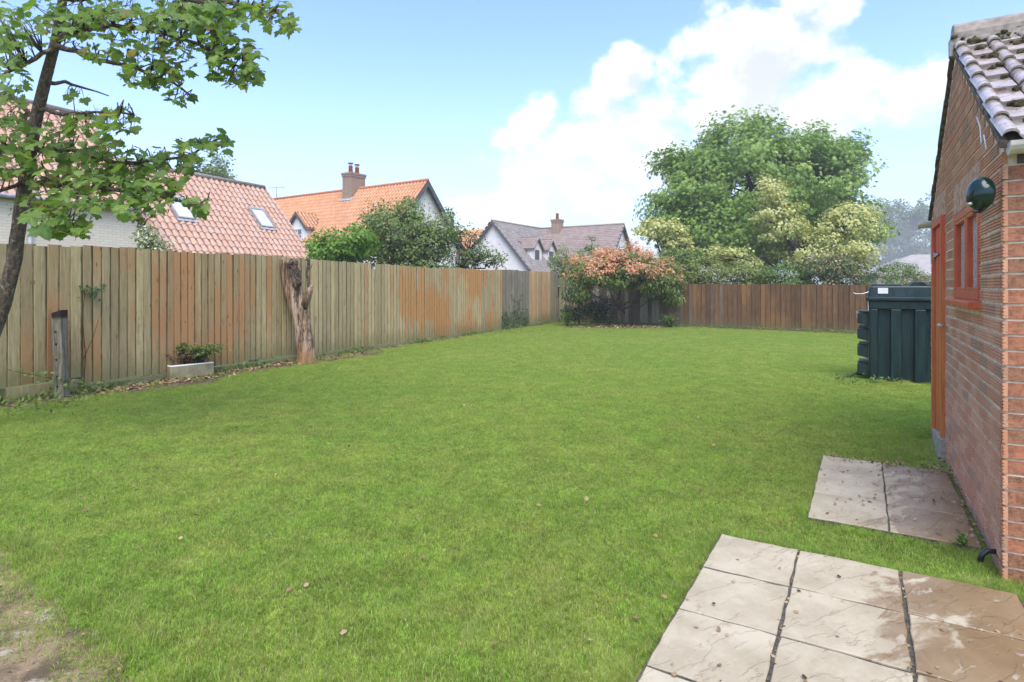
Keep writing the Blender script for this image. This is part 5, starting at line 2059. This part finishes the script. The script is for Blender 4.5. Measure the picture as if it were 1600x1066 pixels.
for (a, p) in twp:
    if random.random() < .34:
        m_ = a.lerp(p, .55) + Vector((random.gauss(0, .03), random.gauss(0, .03), random.gauss(.03, .03)))
        tw.tube([a, m_, p], [.0065, .0045, .002], 4)
    else:
        d_ = (p - a); d_.normalize()
        q_ = p - d_ * random.uniform(.05, .12) + UP * .03
        tw.tube([q_, q_.lerp(p, .6) + UP * .006, p], [.002, .0018, .0015], 3)
br.build('branches', m_bark, maple)
tw.build('twigs', m_twig, maple)
pos, nr, tip, sz = np.array(pos), np.array(nr), unit(np.array(tip)), np.array(sz)
uu = U0 + F * pos[:, 0] / pos[:, 1]
vv = V0 - F * (pos[:, 2] - HC) / pos[:, 1]
show = np.where((uu > 0) & (vv > 0), sz / pos[:, 1], 0)
order = np.argsort(-show)
single, rest = order[:300], order[300:]
tv, tf = MAPLE
lm = []
for k in range(3):
    me = bpy.data.meshes.new('leaf')
    tvk = maple_template((.18, .30, .42)[k])[0]
    me.from_pydata([tuple(x) for x in tvk], [], tf)
    me.materials.append(ml_maple)
    at = me.attributes.new('var', 'FLOAT', 'POINT')
    at.data.foreach_set('value', [.13 + .3 * k] * len(tvk))
    lm.append(me)
fx, fy, fz = leaf_frames(nr, tip)
for i in single:
    q = basis(Vector(fx[i]) * sz[i], Vector(fy[i]) * sz[i], Vector(fz[i]) * sz[i], Vector(pos[i]))
    link('leaf', lm[int(i) % 3], ml_maple, maple, q)
leaf_mesh('foliage', pos[rest], nr[rest], tip[rest], sz[rest], MAPLE, ml_maple, maple, kind='stuff')
kp = pos[rng.choice(len(pos), 150, replace=False)]
kp = np.repeat(kp, 5, 0) + rng.normal(size=(750, 3)) * .028
leaf_mesh('seed_keys', kp, rng.normal(size=(750, 3)), unit(rng.normal(size=(750, 3)) + np.array([0, 0, -.8])), .042 * (.7 + .6 * rng.random(750)), LONG, ml_key, maple, kind='stuff')

# ------------------------------------------------------------------ small plants, weeds and litter
c = G(1506, 866) + D1 * .02
spray('seedling', (c.x, c.y, .04), 'tiny green seedling growing on the small patio by the shed wall', 'plant', 7, .085, .03, .026, ml_mid, 9, DIAMOND, sr=.0015)
c = FA + FE * .92 + FN * .03
b = MB()
vine = thing('climbing_stem', c, 'thin vine with a leafy tuft climbing the left fence joint', 'vine')
b.tube([c, c + UP * .5 + FE * .03, c + UP * 1.0 - FE * .01, c + UP * 1.42 + FE * .02], [.006, .005, .005, .003], 5)
b.tube([c + UP * .45, c + UP * .75 + FE * .10 + FN * .05, c + UP * .98 + FE * .16 + FN * .06], [.005, .004, .003], 5)
b.build('stems', m_twig, vine)
vp = np.array([tuple(c + UP * 1.38 + FE * random.gauss(.08, .08) + FN * random.uniform(0, .1) + UP * random.gauss(0, .05)) for _ in range(46)])
leaf_mesh('foliage', vp, rng.normal(size=(46, 3)) * .5 + np.array([.3, -.5, .6]), unit(rng.normal(size=(46, 3)) + np.array([.4, 0, .2])), .06 * (.7 + .6 * rng.random(46)), DIAMOND, ml_dark, vine)
b = MB()
c = FA + FE * .05 + FN * .06
bram = thing('bramble', c, 'trailing bramble along the foot of the left fence near the old post', 'bramble')
b.tube([c + UP * .42, c + FE * .2 + FN * .1 + UP * .34, c + FE * .5 + FN * .16 + UP * .24, c + FE * .8 + FN * .22 + UP * .12, c + FE * 1.0 + FN * .25 + UP * .02], [.004] * 5, 5)
b.build('stems', m_twig, bram)
vp = np.array([tuple(c + FE * f + FN * (.1 + .15 * f) + UP * (.42 - .38 * f) + Vector((random.gauss(0, .03), random.gauss(0, .03), random.gauss(0, .03)))) for f in rng.random(60)])
leaf_mesh('foliage', vp, rng.normal(size=(60, 3)) * .5 + np.array([.2, -.4, .7]), unit(rng.normal(size=(60, 3))), .05 * (.7 + .6 * rng.random(60)), DIAMOND, ml_mid, bram)
# ivy on the grey panel
n = 420
sv = 13.5 + 2.1 * rng.random(n)
zvv = np.abs(rng.normal(0, .42, n)) * np.where(np.abs(sv - 14.7) < .45, 1.5, .8) + .04
vp = np.array([tuple(FA + FE * a + FN * random.uniform(.025, .09) + UP * z) for a, z in zip(sv, zvv)])
vp = vp[vp[:, 2] < 1.15]
n = len(vp)
ivy = thing('ivy', FA + FE * 14.6 + FN * .05, 'dark ivy creeping up the grey boards near the far corner', 'ivy')
leaf_mesh('foliage', vp, rng.normal(size=(n, 3)) * .4 + np.array([.6, -.5, .4]), unit(rng.normal(size=(n, 3)) + np.array([0, 0, -.4])), .075 * (.6 + .7 * rng.random(n)), DIAMOND, ml_dark, ivy)
# weeds along the foot of both fences
n = 5200
sv = -2 + 20.4 * rng.random(n)
keep = (np.sin(sv * 2.3) + np.sin(sv * 5.1 + 1) * .7 + rng.normal(0, .6, n)) > .25
sv = sv[keep]
n1_ = len(sv)
vp = [tuple(FA + FE * a + FN * abs(random.gauss(.04, .09)) + UP * abs(random.gauss(0, .05))) for a in sv]
sb_ = 16 * rng.random(2600)
vp += [tuple(FK + BE * a + BN * abs(random.gauss(.05, .12)) + UP * abs(random.gauss(0, .05))) for a in sb_]
for (u, v, r_, k) in ((100, 616, .25, 260), (60, 640, .35, 200), (270, 592, .3, 120), (478, 566, .2, 120), (1352, 600, .3, 120), (780, 520, .8, 200), (860, 505, .6, 300)):
    g = G(u, v)
    vp += [(g.x + random.gauss(0, r_), g.y + random.gauss(0, r_ * .7), abs(random.gauss(0, .05))) for _ in range(k)]
vp = np.array(vp)
n = len(vp)
wo = leaf_mesh('weeds', vp, rng.normal(size=(n, 3)) * .6 + np.array([0, -.3, .6]), unit(rng.normal(size=(n, 3)) * .8 + np.array([0, 0, .5])), .07 * (.5 + .9 * rng.random(n)), LONG, ml_mid)
tag(wo, 'small green weeds along the foot of the fences', 'weeds', kind='stuff')


# dead leaves and wood chips
def litter(name, pts, size, label):
    pts = np.array(pts)
    n = len(pts)
    o = leaf_mesh(name, pts, rng.normal(size=(n, 3)) * .35 + np.array([0, 0, 1]), unit(rng.normal(size=(n, 3)) * np.array([1, 1, .15])), size * (.5 + rng.random(n)), BLUNT, m_litter)
    return tag(o, label, 'leaf litter', kind='stuff')


lp = []
for _ in range(3400):
    s_ = random.choice([random.uniform(.8, 6.2), random.uniform(-1, 15), random.gauss(2.0, .6), random.gauss(4.6, .6)])
    lp.append(tuple(FA + FE * s_ + FN * abs(random.gauss(.16, .22)) + UP * .018))
litter('leaf_litter', lp, .035, 'dry leaves and wood chips on the earth strip along the left fence')
lp = []
for _ in range(700):
    lp.append((pr_.x + random.gauss(-.35, .9), pr_.y + random.gauss(-.1, .32), .05))
litter('leaf_litter', lp, .06, 'fallen orange leaves on the ground under the red tipped bush')
lp = []
for _ in range(420):
    w_ = random.random()
    if w_ < .45:    # along the far edge of the small patio
        p = SO + D2 * random.uniform(0, .88) + D1 * abs(random.gauss(.0, .06)) * random.choice([1, -1])
    elif w_ < .75:  # along the wall
        p = C0 + WN * abs(random.gauss(.03, .05)) + D1 * random.uniform(.35, 2.3)
    else:
        p = SO + D2 * random.uniform(0, .84) - D1 * random.uniform(0, 1.5)
    lp.append((p.x, p.y, .052))
for _ in range(60):
    p = PO + D2 * (.452 * random.randint(1, 2) + random.gauss(0, .006)) - D1 * random.uniform(0, 2)
    lp.append((p.x, p.y, .036))
for _ in range(60):
    p = PO + D2 * random.uniform(.05, 1.3) - D1 * random.uniform(0, 1.6)
    lp.append((p.x, p.y, .048))
litter('leaf_litter', lp, .017, 'small dry leaves and seeds scattered on the stone patios')
lp = []
for _ in range(260):
    z_ = random.uniform(2.2, 14)
    lp.append((random.uniform(-.75, .55) * z_, z_, random.uniform(.018, .028)))
litter('leaf_litter', [q_ for q_ in lp if (Vector(q_) - FA).dot(FN) > .5], .024, 'scattered dry leaves lying in the lawn grass')
lp = []
for _ in range(500):
    p = pe[random.randint(0, 29)] + pnv * random.uniform(-.02, 1.2) + pdv * random.uniform(-.1, .1)
    lp.append((p.x, p.y, .014))
litter('leaf_litter', lp, .014, 'bits of straw on the worn path in the near left corner')


# ------------------------------------------------------------------ grass
def tuft(seed, n, size, hmin, hmax, wd=.0030):
    r = np.random.default_rng(seed)
    px = r.uniform(-size / 2, size / 2, (n, 2))
    ang = r.uniform(0, 2 * math.pi, n)
    h = r.uniform(hmin, hmax, n)
    lean = r.uniform(.15, 1.0, n) * h
    d = np.stack([np.cos(ang), np.sin(ang)], 1)
    face = r.uniform(0, 2 * math.pi, n)
    sd_ = np.stack([np.cos(face), np.sin(face)], 1) * (wd * r.uniform(.6, 1.3, n))[:, None]
    base = np.concatenate([px, np.full((n, 1), -.004)], 1)
    mid = np.concatenate([px + d * (lean * .32)[:, None], (h * .62)[:, None]], 1)
    tipp = np.concatenate([px + d * lean[:, None], (h * .96)[:, None]], 1)
    s3_ = np.concatenate([sd_, np.zeros((n, 1))], 1)
    V = np.stack([base - s3_ * .5, base + s3_ * .5, mid - s3_ * .42, mid + s3_ * .42, tipp], 1).reshape(-1, 3)
    k = np.arange(n) * 5
    Fc = np.concatenate([np.stack([k, k + 1, k + 3], 1), np.stack([k, k + 3, k + 2], 1), np.stack([k + 2, k + 3, k + 4], 1)], 0)
    me = bpy.data.meshes.new('grass_tuft')
    me.from_pydata(V.tolist(), [], Fc.tolist())
    at = me.attributes.new('var', 'FLOAT', 'POINT')
    at.data.foreach_set('value', np.repeat(r.random(n), 5).astype(np.float32))
    me.materials.append(m_grass)
    return me


tuft_col = bpy.data.collections.new('grass_tufts')
for k in range(6):
    o = bpy.data.objects.new('grass_tuft', tuft(k, 820, .30, .010, .027, .0024))
    tuft_col.objects.link(o)
for k in range(2):
    o = bpy.data.objects.new('grass_tuft', tuft(20 + k, 110, .22, .05, .11, .0034))
    tuft_col.objects.link(o)


def inside(poly, x, y):
    r = np.zeros(len(x), bool)
    n = len(poly)
    for i in range(n):
        x0, y0 = poly[i][0], poly[i][1]
        x1, y1 = poly[(i + 1) % n][0], poly[(i + 1) % n][1]
        c = ((y0 > y) != (y1 > y)) & (x < (x1 - x0) * (y - y0) / (y1 - y0 + 1e-12) + x0)
        r ^= c
    return r


def grow(poly, d):
    cx = sum(p[0] for p in poly) / len(poly)
    cy = sum(p[1] for p in poly) / len(poly)
    out = []
    for p in poly:
        v = Vector((p[0] - cx, p[1] - cy))
        out.append((cx + v.x * (1 + d / v.length), cy + v.y * (1 + d / v.length)))
    return out


gx, gy, gs = [], [], []
for (y0, y1, stp) in ((.8, 7, .155), (7, 14, .19), (14, 27, .25)):
    xs, ys = np.meshgrid(np.arange(-9, 16, stp), np.arange(y0, y1, stp))
    xs, ys = xs.ravel(), ys.ravel()
    xs = xs + rng.uniform(-.6, .6, len(xs)) * stp
    ys = ys + rng.uniform(-.6, .6, len(ys)) * stp
    k = np.abs(xs) < ys * .95 + 1.2
    gx.append(xs[k]); gy.append(ys[k]); gs.append(np.full(k.sum(), .95 + stp * 1.1))
gx, gy, gs = np.concatenate(gx), np.concatenate(gy), np.concatenate(gs)
keep = inside([(p.x, p.y) for p in lawn_poly], gx, gy)
bedp = [(p.x, p.y) for p in ([FA + FE * 18.6 - FN * .4, FA - FE * 2 - FN * .4] + [q_ - FN * .05 for q_ in bed])]
keep &= ~inside(bedp, gx, gy)
shed_poly = [(q_.x, q_.y) for q_ in (wpt(-.10, 0, .10), wpt(GL + .1, 0, .10), wpt(GL + .1, 0, -4), wpt(-.10, 0, -4))]
keep &= ~inside(shed_poly, gx, gy)
keep &= ~inside(grow([(q_.x, q_.y) for q_ in pat1], .09), gx, gy)
keep &= ~inside(grow([(q_.x, q_.y) for q_ in pat2], .09), gx, gy)
tank_poly = [(q_.x, q_.y) for q_ in (tp(-.02, -.02, 0), tp(TL, -.02, 0), tp(TL, TD, 0), tp(-.02, TD, 0))]
keep &= ~inside(tank_poly, gx, gy)
pth = [(q_.x, q_.y) for q_ in [x + pnv * .10 for x in pe] + [pe[-1] + pnv * 3, pe[0] + pnv * 3]]
keep &= ~inside(pth, gx, gy)
gx, gy, gs = gx[keep], gy[keep], gs[keep]
kind = rng.integers(0, 6, len(gx))
# longer fringe along edges
ex_, ey_ = [], []
def fringe(a, b, n, off, sp):
    for _ in range(n):
        p = Vector(a).lerp(Vector(b), random.random()) + off * random.gauss(.02, sp)
        ex_.append(p.x); ey_.append(p.y)
fringe(pe[0], pe[-1], 110, -pnv, .04)
fringe(pat1[3], pat1[0], 190, -D2, .03)
fringe(pat1[0], pat1[1], 90, D1, .03)
fringe(pat2[3], pat2[0], 90, -D2, .03)
fringe(pat2[3], pat2[2], 60, -D1, .03)
fringe(pat2[0], pat2[1], 50, D1, .03)
fringe(pat1[1], pat1[2], 60, D2, .03)
fringe(C0 - D1 * .05, C0 + D2 * .5 - D1 * .05, 12, -D1, .02)
fringe(wpt(0, 0, .05), wpt(.32, 0, .05), 6, WN, .02)
fringe(tp(0, -.02, 0), tp(TL, -.02, 0), 22, -D1, .03)
fringe(bed[4], bed[-2], 150, FN, .12)
fringe(FK + BN * .1, B1 + BN * .1, 110, BN, .1)
def thin(poly, x, y): return inside(poly, np.array(x), np.array(y))
ex_, ey_ = np.array(ex_), np.array(ey_)
kk = ~(thin([(q_.x, q_.y) for q_ in pat1], ex_, ey_) | thin([(q_.x, q_.y) for q_ in pat2], ex_, ey_))
ex_, ey_ = ex_[kk], ey_[kk]
near_slab = inside(grow([(q_.x, q_.y) for q_ in pat1], .3), ex_, ey_) | inside(grow([(q_.x, q_.y) for q_ in pat2], .3), ex_, ey_)
esc = np.where(near_slab, .5, .62) * rng.uniform(.7, 1.1, len(ex_))
GX = np.concatenate([gx, ex_]); GY = np.concatenate([gy, ey_])
GS = np.concatenate([gs * rng.uniform(.85, 1.12, len(gs)), esc])
GKd = np.concatenate([kind, rng.integers(6, 8, len(ex_))])
gm = bpy.data.meshes.new('grass')
gm.vertices.add(len(GX))
gm.vertices.foreach_set('co', np.stack([GX, GY, np.full(len(GX), .002)], 1).astype(np.float32).ravel())
for nm, typ, val in (('rot', 'FLOAT', rng.uniform(0, 6.283, len(GX))), ('scl', 'FLOAT', GS), ('pick', 'INT', GKd)):
    at = gm.attributes.new(nm, typ, 'POINT')
    at.data.foreach_set('value', np.asarray(val, np.int32 if typ == 'INT' else np.float32))
gm.update()
gm.materials.append(m_grass)
grass = bpy.data.objects.new('grass', gm)
col.objects.link(grass)
tag(grass, 'short mown green grass of the lawn', 'grass', kind='stuff')
ng = bpy.data.node_groups.new('grass_scatter', 'GeometryNodeTree')
ng.interface.new_socket('Geometry', in_out='INPUT', socket_type='NodeSocketGeometry')
ng.interface.new_socket('Geometry', in_out='OUTPUT', socket_type='NodeSocketGeometry')
N = ng.nodes
gi, go = N.new('NodeGroupInput'), N.new('NodeGroupOutput')
ci = N.new('GeometryNodeCollectionInfo')
ci.inputs['Collection'].default_value = tuft_col
ci.inputs['Separate Children'].default_value = True
ci.inputs['Reset Children'].default_value = True
ip = N.new('GeometryNodeInstanceOnPoints')
ip.inputs['Pick Instance'].default_value = True
def nat(nm, typ):
    a = N.new('GeometryNodeInputNamedAttribute')
    a.data_type = typ
    a.inputs['Name'].default_value = nm
    return a.outputs['Attribute']
cx_ = N.new('ShaderNodeCombineXYZ')
lk = ng.links.new
lk(nat('rot', 'FLOAT'), cx_.inputs[2])
er = N.new('FunctionNodeEulerToRotation')
lk(cx_.outputs[0], er.inputs[0])
lk(gi.outputs[0], ip.inputs['Points'])
lk(ci.outputs[0], ip.inputs['Instance'])
lk(nat('pick', 'INT'), ip.inputs['Instance Index'])
lk(er.outputs[0], ip.inputs['Rotation'])
lk(nat('scl', 'FLOAT'), ip.inputs['Scale'])
lk(ip.outputs[0], go.inputs[0])
md = grass.modifiers.new('scatter', 'NODES')
md.node_group = ng

# ------------------------------------------------------------------ haze in the wet air
HAZE = 0.0020
if HAZE:
    b = MB()
    b.box((0, 0, 11.5), Vector((1, 0, 0)), Vector((0, 1, 0)), UP, 1240, 1240, 25)
    mh = bpy.data.materials.new('haze')
    mh.use_nodes = True
    th2 = NT(mh.node_tree)
    pvn = th2.n('ShaderNodeVolumePrincipled', {'Color': (1.0, .985, .94, 1), 'Density': HAZE, 'Anisotropy': .2})
    th2.n('ShaderNodeOutputMaterial', {'Volume': pvn.outputs[0]})
    hz = b.build('haze', mh)
    hz['kind'] = 'stuff'
